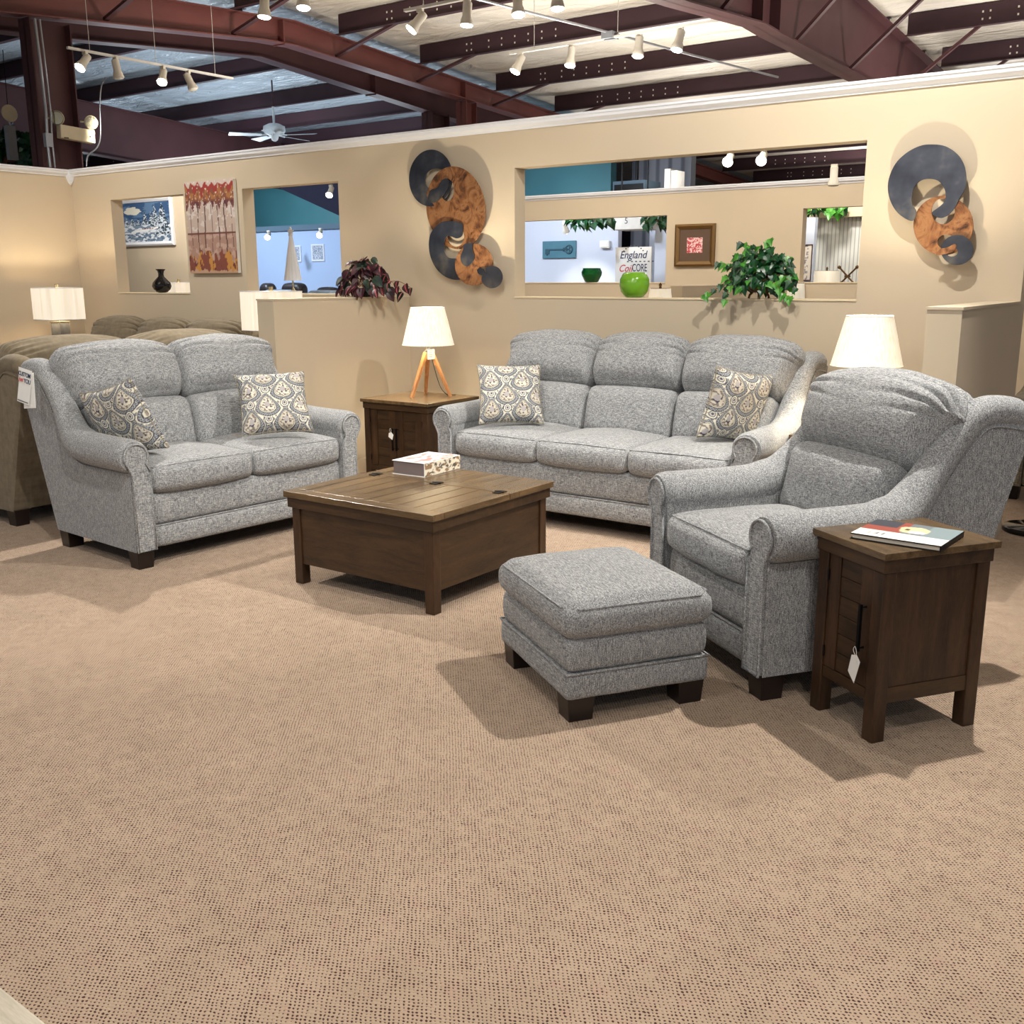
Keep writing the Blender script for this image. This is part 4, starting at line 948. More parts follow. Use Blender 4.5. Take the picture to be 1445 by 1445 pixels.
# ------------------------------------------------------------------ paintings
def treeart(u, v):
    n = len(u); C = C3((196, 176, 164), n)
    n1 = vn(u*1.2, v*2.2, 6, 2, 3); put(C, n1 > .12, (214, 202, 194))
    put(C, v < .44, (172, 138, 124)); put(C, (v < .44) & (n1 > .1), (190, 160, 146))
    h1 = vn(u*1.0, v*.15, 11, 6, 3); h2 = vn(u*1.3, v*.9, 14, 16, 3); h3 = vn(u, v*.6, 20, 31, 2); k1 = vn(u, v*.2, 5, 41, 1)
    t1 = v > .735-.10*h1-.06*h2-.03*np.cos(u*2*PI/.14); put(C, t1, (116, 66, 66)); put(C, t1 & (v > .76-.1*h2), (134, 84, 66)); put(C, t1 & (h2 > .0) & (v > .80), (168, 114, 70))
    put(C, (v > .90-.12*h3+.03*np.cos(u*2*PI/.14)), (158, 62, 58)); put(C, (v > .965+.05*h1+.02*np.cos(u*2*PI/.14)), (206, 190, 180)); put(C, t1 & (v < .78) & (h3 > .1), (98, 58, 66))
    t2 = v < .20+.16*h1+.12*h2+.04*np.cos(u*2*PI/.14); put(C, t2, (132, 76, 64)); put(C, t2 & (k1+.6*h2 > .03), (196, 140, 72)); put(C, t2 & (h3 > .22), (110, 60, 60)); put(C, t2 & (v < .03+.05*h2), (190, 156, 130))
    for i in range(7):
        cx0 = .10+.14*i; w = .005+.003*(i % 3); put(C, (np.abs(u-cx0-.012*np.sin(v*9+i)) < w) & (v > .28-.05*(i % 2)) & (v < .75), (92, 62, 56))
    put(C, np.abs(v-.435) < .006, (110, 66, 60)); put(C, (vn(u, v, 40, 5) > .42) & (v > .6), (226, 214, 206)); return C
def snowart(u, v):
    n = len(u); C = C3((58, 88, 128), n)
    put(C, vn(u*.7, v*2, 6, 3, 3) > .08, (92, 124, 160)); q = ((u-.26)/.16)**2+((v-.78)/.1)**2+1.4*vn(u*.6, v*2, 9, 6, 2); put(C, q < 1, (222, 220, 206))
    put(C, v < .5+.04*np.sin(u*9), (120, 140, 164)); put(C, (v < .42) & (vn(u, v*2, 9, 1, 2) > -.05), (222, 230, 238))
    put(C, (v < .2) & (vn(u, v*1.5, 15, 8, 2) > .05), (86, 112, 140))
    for cx0, b, h, w in ((.12, .40, .22, .07), (.24, .42, .2, .07), (.36, .42, .18, .06), (.50, .44, .34, .08), (.62, .4, .36, .08), (.70, .36, .58, .11), (.84, .18, .80, .20)):
        t_ = (v-b)/h; m = (t_ > 0) & (t_ < 1) & (np.abs(u-cx0) < w*(1-t_)*(1-.35*((t_*7) % 1))); put(C, m, (38, 58, 74)); s_ = vn(u, v, 34, int(cx0*50), 2); put(C, m & (s_ > .02), (206, 218, 230))
    put(C, (np.abs(v-.30-.2*(u-.5)) < .025) & (u > .2) & (u < .75), (240, 242, 244)); put(C, (np.abs(v-.33) < .02) & (u > .42) & (u < .66) & ((u*60).astype(int) % 2 == 0), (120, 70, 58)); return C
def floralart(u, v):
    C = C3((186, 66, 76), len(u)); n = vn(u, v, 9, 4, 3); put(C, (n > -.02), (236, 206, 204)); put(C, (vn(u, v, 16, 9, 2) > .18), (206, 96, 104)); return C
def greyart(u, v):
    C = C3((150, 160, 178), len(u)); put(C, vn(u, v, 14, 2, 2) > .02, (206, 212, 222)); put(C, vn(u, v, 22, 6, 1) > .25, (92, 100, 116)); return C
def scrollart(u, v):
    C = C3((226, 218, 206), len(u)); put(C, (vn(u*.4, v*2, 9, 2, 2) > .05) & (np.abs(u-.4) < .3), (142, 134, 142)); return C
def framed(name, label, cat, x0, x1, z0, z1, Y, fw, fd, fmat, art, matw=0, n=70, frame=True):
    r = thing(name, label, cat, ((x0+x1)/2, Y, z0)); w = (x1-x0)/2; h = z1-z0
    mb = MB(); 
    if fw:
        o = [(-w, 0), (w, 0), (w, h), (-w, h)]; i_ = [(-w+fw, fw), (w-fw, fw), (w-fw, h-fw), (-w+fw, h-fw)]
        for k in range(4):
            a, b, c_, d = o[k], o[(k+1) % 4], i_[(k+1) % 4], i_[k]
            mb.rings([[(a[0], -.002, a[1]), (d[0], -.002, d[1]), (d[0], -fd*.6, d[1]), ((a[0]*.6+d[0]*.4), -fd, (a[1]*.6+d[1]*.4)), (a[0], -fd*.7, a[1])],
                      [(b[0], -.002, b[1]), (c_[0], -.002, c_[1]), (c_[0], -fd*.6, c_[1]), ((b[0]*.6+c_[0]*.4), -fd, (b[1]*.6+c_[1]*.4)), (b[0], -fd*.7, b[1])]], 0, False)
        mb.build('frame', fmat, r)
        if matw: m2 = MB(); m2.box(-w+fw, w-fw, -fd*.45, -.004, fw, h-fw); m2.build('mat_board', M['mat'], r)
        k = fw+matw; vgrid('artwork', (-w+k, -fd*.45-.0015 if matw else -fd*.4, k), (2*(w-k), 0, 0), (0, 0, h-2*k), n, n, art, r)
    else:
        mb.box(-w, w, -fd, -.002, 0, h); mb.build('canvas', M['paper'] if fmat is None else fmat, r, .002)
        vgrid('artwork', (-w, -fd-.0008, 0), (2*w, 0, 0), (0, 0, h), n, int(n*h/(2*w)), art, r)
    return r
framed('canvas_painting', 'tall canvas painting of autumn trees and their reflection', 'painting', -7.865, -7.215, 1.455, 2.235, D, 0, .035, None, treeart, n=90)
a, b = at(172, 350, 7.95), at(249, 350, 7.95)
framed('framed_picture', 'white framed picture of a snowy night village seen through the left opening', 'picture', a.x, b.x, at(210, 347, 7.95).z, at(210, 279, 7.95).z, 7.95, .05, .045, M['white'], snowart, n=110)
a, b = at(954, 340, Y2), at(1010, 340, Y2)
framed('framed_picture', 'antique gold framed red floral print on the second wall', 'picture', a.x, b.x, at(982, 376, Y2).z, at(982, 316, Y2).z, Y2, .06, .05, M['goldfr'], floralart, .10)
for k, (x0, x1, y0, y1) in enumerate(((409, 425, 370, 347), (440, 458, 369, 345))):
    a, b = at(x0, 350, 14.3), at(x1, 350, 14.3)
    framed('framed_picture', 'small white framed grey print on the pale blue wall, %s' % ('behind the white cone tree' if k == 0 else 'right of the white cone tree'), 'picture', a.x, b.x, at(x0, y0, 14.3).z, at(x0, y1, 14.3).z, 14.3, .03, .03, M['white'], greyart, n=30)
# key picture
a, b = at(767, 350, 15.5), at(814, 350, 15.5); z0, z1 = at(790, 364.5, 15.5).z, at(790, 340, 15.5).z
r = thing('key_picture', 'teal panel with a large dark antique key, seen through two openings', 'picture', ((a.x+b.x)/2, 15.5, z0)); w = (b.x-a.x)/2; h = z1-z0
mb = MB(); mb.box(-w, w, -.04, -.002, 0, h); mb.build('panel', M['keybg'], r, .01)
mb = MB(); mb.box(-w*.8, w*.5, -.052, -.04, h*.46, h*.54); mb.box(-w*.8, -w*.55, -.052, -.04, h*.24, h*.46); mb.box(-w*.72, -w*.66, -.054, -.04, h*.18, h*.3); mb.tube([(w*.62+w*.2*math.cos(q*.5236), -.045, h*.5+w*.2*math.sin(q*.5236)) for q in range(12)], .012, 5, True)
for q in range(3): mb.tube([(w*.62+w*.11*math.cos(q*2.09)+w*.09*math.cos(s*.785), -.045, h*.5+w*.11*math.sin(q*2.09)+w*.09*math.sin(s*.785)) for s in range(8)], .008, 5, True)
mb.box(w*.28, w*.34, -.056, -.04, h*.40, h*.60); mb.box(w*.40, w*.44, -.056, -.04, h*.36, h*.64); mb.build('key', M['keyfg'], r)
# scroll picture inside the beadboard opening
a = at(1131, 370, 13.3); framed('framed_picture', 'narrow upright scroll print at the left of the beadboard opening', 'picture', a.x-.02, a.x+.14, at(1131, 396, 13.3).z, at(1131, 345, 13.3).z, 13.3, .012, .02, M['steel'], scrollart, n=30)
mb = MB(); mb.box(a.x-.6, a.x+.15, 13.3, 13.4, 0, 2.15); struct('wall_beadboard_return', mb, M['greywall'])

# ------------------------------------------------------------------ sign
a, b = at(869.5, 350, 13.8), at(920, 350, 13.8); zt = at(895, 348.5, 13.8).z
r = thing('standing_sign', 'white standing sign reading England CoilCORE beyond the second wall', 'sign', ((a.x+b.x)/2, 13.8, 0)); w = (b.x-a.x)/2
mb = MB(); mb.box(-w, w, -.01, .01, .55, zt); mb.build('board', M['paper'], r)
mb = MB(); mb.box(-w, w, -.012, .012, .50, .56); mb.tube([(-w*.8, .01, .55), (-w*.9, .25, 0)], .012, 6); mb.tube([(w*.8, .01, .55), (w*.9, .25, 0)], .012, 6); mb.tube([(-w*.8, -.01, .55), (-w*.9, -.15, 0)], .012, 6); mb.tube([(w*.8, -.01, .55), (w*.9, -.15, 0)], .012, 6); mb.build('stand', M['iron'], r)
def TX(x, z, y=-.012): return Matrix.Translation((x, y, z)) @ Matrix.Rotation(PI/2, 4, 'X')
text('lettering', 'England', .155, M['navy'], r, TX(-.005, at(895, 360, 13.8).z), .25, sx=.95)
text('lettering', 'Coil', .145, M['red'], r, TX(-w*.44, at(883, 379, 13.8).z), .35, sx=.95)
text('lettering', 'CORE', .155, M['navy'], r, TX(w*.36, at(883, 378.5, 13.8).z), 0, sx=.62)
text('lettering', 'HOME OF THE', .045, M['ink'], r, TX(0, at(895, 352, 13.8).z)) if False else None
mb = MB()
for k in range(7): mb.box(-w*.35+k*.07, -w*.35+k*.07+.03, -.013, -.011, at(895, 369, 13.8).z-.008, at(895, 369, 13.8).z+.008)
mb.build('ornament', M['ink'], r)
mb = MB()
for k in range(9): an = PI*(.25+.5*k/8); mb.box(.23*math.cos(an)-.012, .23*math.cos(an)+.012, -.013, -.011, at(895, 356, 13.8).z-.17+.26*math.sin(an), at(895, 356, 13.8).z-.155+.26*math.sin(an))
mb.build('ornament', M['ink'], r)
# thermostat box
p = at(855, 345, 15.48); mb = MB(); mb.box(-.09, .09, -.06, .0, -.06, .06); mb.box(-.07, .07, -.075, -.05, -.045, .045); tag(mb.build('wall_box', M['paper'], None, .01, tuple(p)), 'small white box on the pale grey wall left of the standing sign', 'wall box')
# grey cabinet on top, with the number 5
a, b = at(862, 315, 14.6), at(909, 315, 14.6); zb = at(885, 324, 14.6).z
r = thing('hanging_unit', 'grey metal unit marked 5 above the standing sign', 'unit', ((a.x+b.x)/2, 14.8, zb)); w = (b.x-a.x)/2
mb = MB(); mb.box(-w, w, -.2, .3, 0, .27); mb.build('case', M['track'], r, .01); mb = MB(); mb.box(-w-.01, w+.01, -.21, .31, .27, .29); mb.build('lid', M['iron'], r)
mb = MB(); mb.box(-w*.8, -w*.75, 0, .02, .29, 1.6); mb.box(w*.75, w*.8, 0, .02, .29, 1.6); mb.build('hanger', M['iron'], r)
text('numeral', '5', .13, M['ink'], r, TX(-.02, .13, -.203))
# second grey box & white upright above the second wall's crown
a, b = at(865, 262, 16.5), at(909, 262, 16.5)
r = thing('heater_unit', 'white box heater with a dark opening above the second wall', 'heater', ((a.x+b.x)/2, 16.5, at(887, 272, 16.5).z)); w = (b.x-a.x)/2; h = at(887, 255, 16.5).z-at(887, 272, 16.5).z
mb = MB(); mb.box(-w, w, 0, .6, 0, h); mb.build('case', M['bandgrey'], r); mb = MB(); mb.box(-w*.9, w*.95, -.01, .0, h*.12, h*.72); mb.build('grille', M['iron'], r)
mb = MB(); mb.tube([(0, .3, h), (0, .3, h+1.2)], .03, 6); mb.build('hanger', M['iron'], r)
a, b = at(938, 240, 16.5), at(955, 240, 16.5); r = thing('duct_unit', 'cream upright duct above the second wall', 'duct', ((a.x+b.x)/2, 16.5, at(945, 270, 16.5).z)); w = (b.x-a.x)/2
mb = MB(); mb.box(-w, -w*.1, 0, .3, 0, at(945, 238, 16.5).z-r.location.z); mb.box(w*.1, w, 0, .3, 0, at(945, 241, 16.5).z-r.location.z); mb.build('case', M['track'], r)

# ------------------------------------------------------------------ vases on the sills
def lathe_thing(name, label, cat, p, prof, mat, n=36):
    mb = MB(); mb.lathe(prof, n); o = mb.build(name, mat, None, 0, p); return tag(o, label, cat)
lathe_thing('bud_vase', 'glossy black narrow-necked vase on the left opening sill', 'vase', (-8.43, 6.08, 1.283),
    [(.03, 0), (.05, .004), (.078, .03), (.088, .06), (.080, .09), (.05, .122), (.028, .145), (.024, .17), (.03, .195), (.045, .212), (.044, .214), (.026, .195), (.0, .17)], M['black'])
lathe_thing('apple_vase', 'shiny apple-green round ceramic jar on the wide opening sill', 'jar', (-3.385, 6.08, 1.277),
    [(.045, 0), (.062, .004), (.088, .035), (.098, .075), (.096, .115), (.078, .15), (.06, .161), (.045, .158), (.02, .146), (0, .142)], M['apple'])
p = at(832, 399, Y2); lathe_thing('glass_vase', 'small dark green glass vase on the second wall sill', 'vase', (p.x, Y2+.05, 1.348),
    [(.07, 0), (.09, .01), (.13, .09), (.135, .13), (.115, .17), (.12, .18), (.11, .178), (.12, .13), (.0, .02)], M['gglass'])

# ------------------------------------------------------------------ plants
def leaf_heart(L, lob=False):
    if lob: o = [(0, 0), (.18, -.12), (.42, -.05), (.38, .16), (.56, .22), (.34, .42), (.22, .62), (0, 1.0)]
    else: o = [(0, 0), (.20, .02), (.36, .2), (.38, .42), (.26, .68), (.1, .9), (0, 1.0)]
    return [(x*L, y*L) for x, y in o]
def add_leaf(mb, p, d, up, L, mi, lob=False, fold=.25, vein=None, wid=1.0):
    d = Vector(d).normalized(); s = d.cross(Vector(up)); s = s.normalized() if s.length > 1e-3 else Vector((1, 0, 0)); n = s.cross(d)
    o = leaf_heart(L, lob); ctr = [Vector(p)+d*(y)+n*(-.25*L*(y/L)**2) for _, y in o]
    for sg in (-1, 1):
        vs = [c+s*sg*x*wid+n*abs(x)*fold for c, (x, y) in zip(ctr, o)]+[c+n*.0 for c in ctr[1:-1]]
        k = len(o); fs = []
        mid = [0]+[k+i for i in range(k-2)]+[k-1]
        for i in range(k-1): 
            f = [i, i+1, mid[i+1], mid[i]]; f2 = []; [f2.append(q) for q in f if q not in f2]
            if len(f2) > 2: fs.append(tuple(f2))
        mb.add(vs, fs, mi, True)
        if vein is not None:
            vs = [c+s*sg*x*.22*wid+n*(abs(x)*fold*.34+.0015) for c, (x, y) in zip(ctr[1:-1], o[1:-1])]; ws = [c+s*sg*x*.08+n*.0015 for c, (x, y) in zip(ctr[1:-1], o[1:-1])]
            m = len(vs); mb.add(vs+ws, [(i, i+1, m+i+1, m+i) for i in range(m-1)], vein, True)
def bushy(mb, vn_, c, R, n, L, mats, lob, rng, bright=.3, vein=None, flat=.75, trail=()):
    c = Vector(c)
    for i in range(n):
        a = rng.uniform(0, 2*PI); e = rng.uniform(-.35, 1.45); d = Vector((math.cos(a)*math.cos(e), math.sin(a)*math.cos(e)*.75, math.sin(e)))
        k = rng.uniform(.35, 1.0)**.7; p = c+Vector((d.x*R[0], d.y*R[1], d.z*R[2]))*k
        dd = (d*.5+Vector((0, 0, -.75))+Vector((rng.uniform(-.5, .5), rng.uniform(-.5, .3), rng.uniform(-.3, .4)))).normalized()
        mi = mats[1] if rng.random() < bright*(.4+k) else mats[0]
        add_leaf(mb, p, dd, (d.x*.3, d.y*.3-.8, .6), L*rng.uniform(.7, 1.2), mi, lob, .3, vein if (vein is not None and rng.random() < .45) else None)
        if i % 3 == 0: vn_.tube([tuple(c+Vector((0, 0, -.02))), tuple((c+p)/2+Vector((0, 0, .02))), tuple(p)], .0018, 4)
    for tr in trail:
        P = catmull([c+Vector(q) for q in tr], 4); vn_.tube([tuple(q) for q in P], .002, 4)
        for j, q in enumerate(P[2:]):
            if j % 2 == 0: add_leaf(mb, q, Vector((rng.uniform(-.6, .6), -.5, -.7)), (0, -1, .3), L*rng.uniform(.75, 1.1), mats[1] if rng.random() < .7 else mats[0], lob, .3, vein)
rng = random.Random(5)
iv = thing('potted_ivy', 'lush green ivy in a bronze footed bowl on the wide opening sill', 'potted plant', (-2.51, 6.06, 1.277))
mb = MB(); mb.lathe([(.03, .035), (.05, .04), (.085, .07), (.10, .10), (.105, .115), (.095, .12), (.09, .105), (0, .09)], 28)
for k in range(4):
    a = k*PI/2+.4; mb.tube([(.03*math.cos(a), .03*math.sin(a), .045), (.055*math.cos(a), .055*math.sin(a), .02), (.06*math.cos(a), .06*math.sin(a), 0)], .008, 6)
mb.build('bowl', M['bronze'], iv)
lf = MB(); st = MB()
bushy(lf, st, (0, -.03, .11), (.22, .16, .20), 330, .054, (0, 1), True, rng, .14, trail=(
    [(-.05, 0, .03), (-.16, -.06, .0), (-.24, -.08, -.06), (-.30, -.09, -.09)], [(-.05, -.03, 0), (-.13, -.10, -.04), (-.14, -.14, -.12)],
    [(.05, -.02, 0), (.14, -.08, -.02), (.20, -.09, -.08), (.24, -.09, -.10)], [(.04, 0, .03), (.18, -.05, .02), (.27, -.07, -.05)],
    [(-.04, 0, .1), (-.07, 0, .2), (-.11, -.01, .215)], [(.03, 0, .1), (.05, 0, .19), (.07, -.01, .235)], [(.05, 0, .08), (.17, 0, .13), (.21, -.02, .12)], [(-.05, 0, .06), (-.18, 0, .09), (-.25, -.02, .1)]))
lf.build('foliage', [M['leafd'], M['leafl']], iv); st.build('stems', M['vine'], iv)
cp = thing('potted_plant', 'dark maroon and pink leaved plant on top of the left half wall', 'potted plant', (-5.31, 5.55, 1.274))
mb = MB(); mb.lathe([(.05, 0), (.055, .004), (.07, .06), (.066, .06), (0, .05)], 20); mb.build('pot', M['iron'], cp)
lf = MB(); st = MB(); rng = random.Random(11)
bushy(lf, st, (0, 0, .09), (.22, .22, .19), 120, .082, (1, 0), False, rng, .55, vein=2, trail=(
    [(.05, -.02, 0), (.14, -.06, .02), (.20, -.10, -.03)], [(.06, .05, 0), (.16, .10, .02), (.24, .14, -.06)], [(.05, .1, 0), (.12, .22, .02), (.16, .32, -.03)]))
lf.build('foliage', [M['leafp'], M['leafn'], M['leafk']], cp); st.build('stems', M['vine'], cp)
def far_greens(label, p, R, n, L, seed, mats=('leafd', 'leafl'), br=.1, wall=None):
    r = thing('ivy_garland', label, 'greenery', tuple(p)); lf = MB(); st = MB(); bushy(lf, st, (0, 0, 0), R, n, L, (0, 1), True, random.Random(seed), br)
    lf.build('foliage', [M[mats[0]], M[mats[1]]], r); st.build('stems', M['vine'], r)
far_greens('dark greenery hanging at the top of the second wall opening, left of the grey unit', at(833, 312, 13.6), (.42, .25, .16), 90, .13, 3)
far_greens('green ivy at the top right of the second wall opening, right of the grey unit', at(928, 312, 14.0), (.24, .25, .20), 60, .13, 4)
far_greens('green ivy draped over the beadboard corner cornice', at(1166, 297, 13.6), (.26, .2, .09), 45, .12, 6, br=.5)
p = atx(8, 226, -11.2); far_greens('dark green plant behind the top of the left wall', p, (.5, .5, .36), 130, .16, 8)

# ------------------------------------------------------------------ things beyond the openings
def shade_lamp(label, p, rb, rt, h, light=3):
    r = thing('table_lamp', label, 'table lamp', tuple(p)); mb = MB(); mb.lathe([(rb, 0), (rt, h)], 32, cap=False); so = mb.build('lamp_shade', M['shade'], r)
    mb = MB(); mb.tube([(0, 0, -.35), (0, 0, h+.02)], .012, 6); mb.lathe([(.004, h+.015), (.016, h+.03), (.004, h+.05)], 10); mb.lathe([(.07, -.36), (.09, -.34), (.03, -.3)], 16); mb.build('base', M['bronze'], r)
    mb = MB(); mb.tube([(-rt, 0, h), (rt, 0, h)], .004, 4); mb.build('rim', M['iron'], so)
    return r
def stand_for(p, h, label):  # low cabinet that carries a lamp
    r = thing('console_table', label, 'console table', (p[0], p[1], 0)); mb = MB(); mb.box(-.35, .35, -.2, .2, h-.04, h); mb.build('top', M['wx'], r)
    for sx_ in (-1, 1):
        for sy_ in (-1, 1): mb = MB(); mb.box(sx_*.32-.025, sx_*.32+.025, sy_*.17-.025, sy_*.17+.025, 0, h-.04); mb.build('leg', M['wz'], r)
for (x0, x1, yb, yt, Y, lb, lb2) in ((916, 947, 421, 404, 8.2, 'lamp with cream shade just beyond the sill, right of the green jar', 'dark console below the sill carrying the cream lamp'), (1110, 1135, 424, 396, 8.0, 'lamp with cream shade behind the ivy', 'dark console carrying the lamp behind the ivy')):
    a, b = at(x0, yb, Y), at(x1, yb, Y); w = (b.x-a.x)/2; zt_ = at((x0+x1)/2, yt, Y).z
    shade_lamp(lb, ((a.x+b.x)/2, Y, zt_-.24), w*1.1, w*.86, .22); stand_for(((a.x+b.x)/2, Y), zt_-.24-.36, lb2)
a, b = at(1148, 400, 13.0), at(1184, 400, 13.0); zt_ = at(1166, 380, 13.0).z
shade_lamp('lamp with cream shade in front of the beadboard corner', ((a.x+b.x)/2, 13.0, zt_-.24), (b.x-a.x)/2, (b.x-a.x)/2*.95, .22); stand_for(((a.x+b.x)/2, 13.0), zt_-.6, 'dark console in front of the beadboard corner')
box_lamp('box-shade lamp behind the black vase, seen through the left opening', -9.75, 7.25, .66, light=4)
plain_table('grey-washed end table behind the left opening', -10.1, -9.4, 6.95, 7.5, .66)
# bowl shaped little finial seen at the left of the wide sill
p = at(761, 416, 9.0); shade_lamp('top of a cream shade lamp low behind the left of the wide sill', (p.x, 9.0, p.z-.27), .14, .10, .2); stand_for((p.x, 9.0), p.z-.63, 'dark console low behind the left of the wide sill')
# jack ornament on the second sill
p = at(1196, 390, Y2+.05); r = thing('jack_ornament', 'dark metal jack ornament on the sill in front of the beadboard', 'ornament', tuple(p))
sz = .10
for sx_, sz_ in ((1, 1), (-1, 1)):
    mb = MB(); mb.tube([(-sx_*sz, 0, -sz_*sz), (sx_*sz, 0, sz_*sz)], .01, 6)
    for e in (-1, 1): mb.lathe([(.002, -.02), (.02, -.01), (.02, .01), (.002, .02)], 10, (e*sx_*sz, 0, e*sz_*sz))
    mb.build('bar', M['bronze'], r)
mb = MB(); mb.tube([(0, -.06, 0), (0, .06, 0)], .016, 8); mb.build('hub', M['bronze'], r)
# white cone tree with star
p = at(414, 409, 6.9); r = thing('cone_tree', 'slim white fluted cone tree topped with a star', 'ornament', (p.x, 6.9, 1.30-.03))
zb = at(414, 396, 6.9).z-r.location.z; ztp = at(412, 330, 6.9).z-r.location.z; rad = (at(424, 396, 6.9).x-at(404, 396, 6.9).x)/2*.83
mb = MB(); n = 28; R = []
for k in range(7):
    f = k/6; rr = rad*(1-f)+.012*f; R.append([((rr*(1+.05*(q % 2)))*math.cos(2*PI*q/n), (rr*(1+.05*(q % 2)))*math.sin(2*PI*q/n), zb+(ztp-zb)*f) for q in range(n)])
mb.rings(R, 0, False); mb.build('cone', M['white'], r)
mb = MB(); mb.lathe([(.045, 0), (.045, .008), (.02, .03), (.008, .05), (.008, zb)], 16); mb.build('base', M['chrome'], r)
so = []
for k in range(10): a = PI/2+k*PI/5; rr = .045 if k % 2 == 0 else .02; so.append((rr*math.cos(a), ztp+.02+rr*math.sin(a)))
mb = MB(); mb.prism(so, -.008, .008, 'y'); mb.build('star', M['white'], r)
r = thing('console_table', 'white console behind the second opening carrying the cone tree', 'console table', (p.x, 6.9, 0)); mb = MB(); mb.box(-.7, .7, -.2, .2, 1.22, 1.268); mb.build('top', M['paper'], r)
for sx_ in (-1, 1):
    for sy_ in (-1, 1): mb = MB(); mb.box(sx_*.62-.03, sx_*.62+.03, sy_*.15-.03, sy_*.15+.03, 0, 1.22); mb.build('leg', M['paper'], r)
# dark recliners in the blue room
for (xa, xb_, yt, lb) in ((367, 389, 401, 'left'), (398, 433, 400.5, 'middle'), (446, 480, 406.5, 'right')):
    a, b = at(xa, yt, 12.2), at(xb_, yt, 12.2); w = (b.x-a.x)/2-.06; h = a.z
    r = thing('recliner', 'dark leather recliner in the pale blue room, %s of three' % lb, 'recliner', ((a.x+b.x)/2, 12.2, 0))
    def dd(V, U, h=h):
        V = V.copy(); V[:, 2] += .02*(1-U[:, 0]**2)*(U[:, 2] > 0); return V+np.array([0, 0, h-.25])
    cushion('headrest', (w, .12, .25), .09, (16, 8, 12), M['sofablk'], r, dd)
    cushion('seat', (w-.15, .4, .15), .06, (12, 12, 8), M['sofablk'], r, lambda V, U: V+np.array([0, -.4, .38]))
    for s_ in (-1, 1): cushion('arm', (.1, .42, .28), .06, (8, 12, 8), M['sofablk'], r, lambda V, U, s_=s_, w=w: V+np.array([s_*(w-.06), -.4, .32]))
    mb = MB(); mb.box(-w, w, -.1, .1, 0, h-.4); mb.build('back', M['sofablk'], r)
for k, (xa, xb_, yt) in enumerate(((378, 412, 408.5), (440, 476, 409.5))):
    a, b = at(xa, yt, 10.5), at(xb_, yt, 10.5); w = (b.x-a.x)/2; h = a.z
    r = thing('sofa', 'pale blue sofa back in the blue room, %s of two' % ('left' if k == 0 else 'right'), 'sofa', ((a.x+b.x)/2, 10.5, 0))
    cushion('back', (w, .14, .3), .08, (16, 8, 8), M['paleblue'], r, lambda V, U, h=h: V+np.array([0, 0, h-.3])); cushion('seat', (w, .4, .3), .06, (12, 12, 8), M['paleblue'], r, lambda V, U: V+np.array([0, .5, .3]))
# dark sloping eave panel in front of the teal wall
q = [at(395, 266, 15.2), at(478, 304, 15.2), at(490, 304, 15.2), at(492, 240, 15.2), at(395, 240, 15.2)]
mb = MB(); mb.prism([(v_.x, v_.z) for v_ in q], 15.2, 15.35, 'y'); tag(mb.build('stair_soffit', M['darkwall']), 'dark sloping soffit panel in front of the teal wall', 'soffit')

# ceiling fan
p = at(387, 183, 12.0); r = thing('ceiling_fan', 'white ceiling fan hanging in the blue-lit left bay', 'ceiling fan', tuple(p))
mb = MB(); mb.lathe([(.02, .35), (.02, .10), (.09, .09), (.17, .05), (.18, -.02), (.15, -.07), (.07, -.10), (.05, -.16), (.02, -.18)], 28); mb.build('motor', M['fan'], r)
for k in range(5):
    a = 2*PI*k/5+.35; ca, sa = math.cos(a), math.sin(a)
    def Pp(l, w_, z): return (ca*l-sa*w_, sa*l+ca*w_, z)
    mb = MB(); mb.rings([[Pp(.2, -.05, -.10), Pp(.2, .05, -.08), Pp(.2, .05, -.075), Pp(.2, -.05, -.095)], [Pp(.72, -.075, -.11), Pp(.72, .075, -.08), Pp(.72, .075, -.075), Pp(.72, -.075, -.105)]], 0, False)
    mb.tube([Pp(.1, 0, -.08), Pp(.22, 0, -.09)], .012, 6); mb.build('blade', M['fan'], r)
mb = MB(); mb.tube([(0, 0, .35), (0, 0, .75)], .012, 6); mb.build('down_rod', M['purlin'], r)

# emergency light on the column
X0 = -10.08; c0 = atx(105, 190, X0); r = thing('emergency_light', 'cream twin-head emergency light on the steel column', 'emergency light', tuple(c0))
mb = MB(); mb.box(-.01, .07, -.19, .19, -.065, .065); mb.build('case', M['cream'], r, .008, rot=(math.radians(-3), 0, 0))
mb = MB(); mb.tube([(.071, .13, -.012), (.078, .13, -.012)], .007, 8); mb.build('button', M['iron'], r)
mb = MB(); mb.box(.0705, .072, -.16, -.11, -.055, -.045); mb.build('print', M['iron'], r)
for sy_, ang in ((-.17, -1.1), (.16, -.15)):
    q_ = Vector((1, ang, -.05)).to_track_quat('Z', 'Y').to_matrix().to_4x4(); q_.translation = Vector((.03, sy_-.02*(1 if sy_ < 0 else -1), .135))
    mb = MB(); mb.lathe([(.01, -.06), (.045, -.05), (.066, -.01), (.070, .012), (.066, .016)], 24, cap=False); mb.tube([(-.05, 0, -.02), (-.10, 0, -.03)], .008, 6); hh_ = mb.build('head', M['cream'], r); hh_.matrix_local = q_
    mb = MB(); mb.lathe([(.001, .0), (.03, .004), (.060, .012)], 20); g_ = mb.build('lens', M['chrome'], hh_)
p = atx(12, 160, -10.6); r = thing('flood_light', 'round tan flood lamp seen above the left wall', 'flood light', tuple(p))
mb = MB(); mb.rings([[(.03*k_, rr*math.cos(2*PI*q/20), rr*math.sin(2*PI*q/20)) for q in range(20)] for k_, rr in ((-1, .03), (0, .075), (.6, .085), (.8, .08))], 0, True); mb.build('head', M['cream'], r)
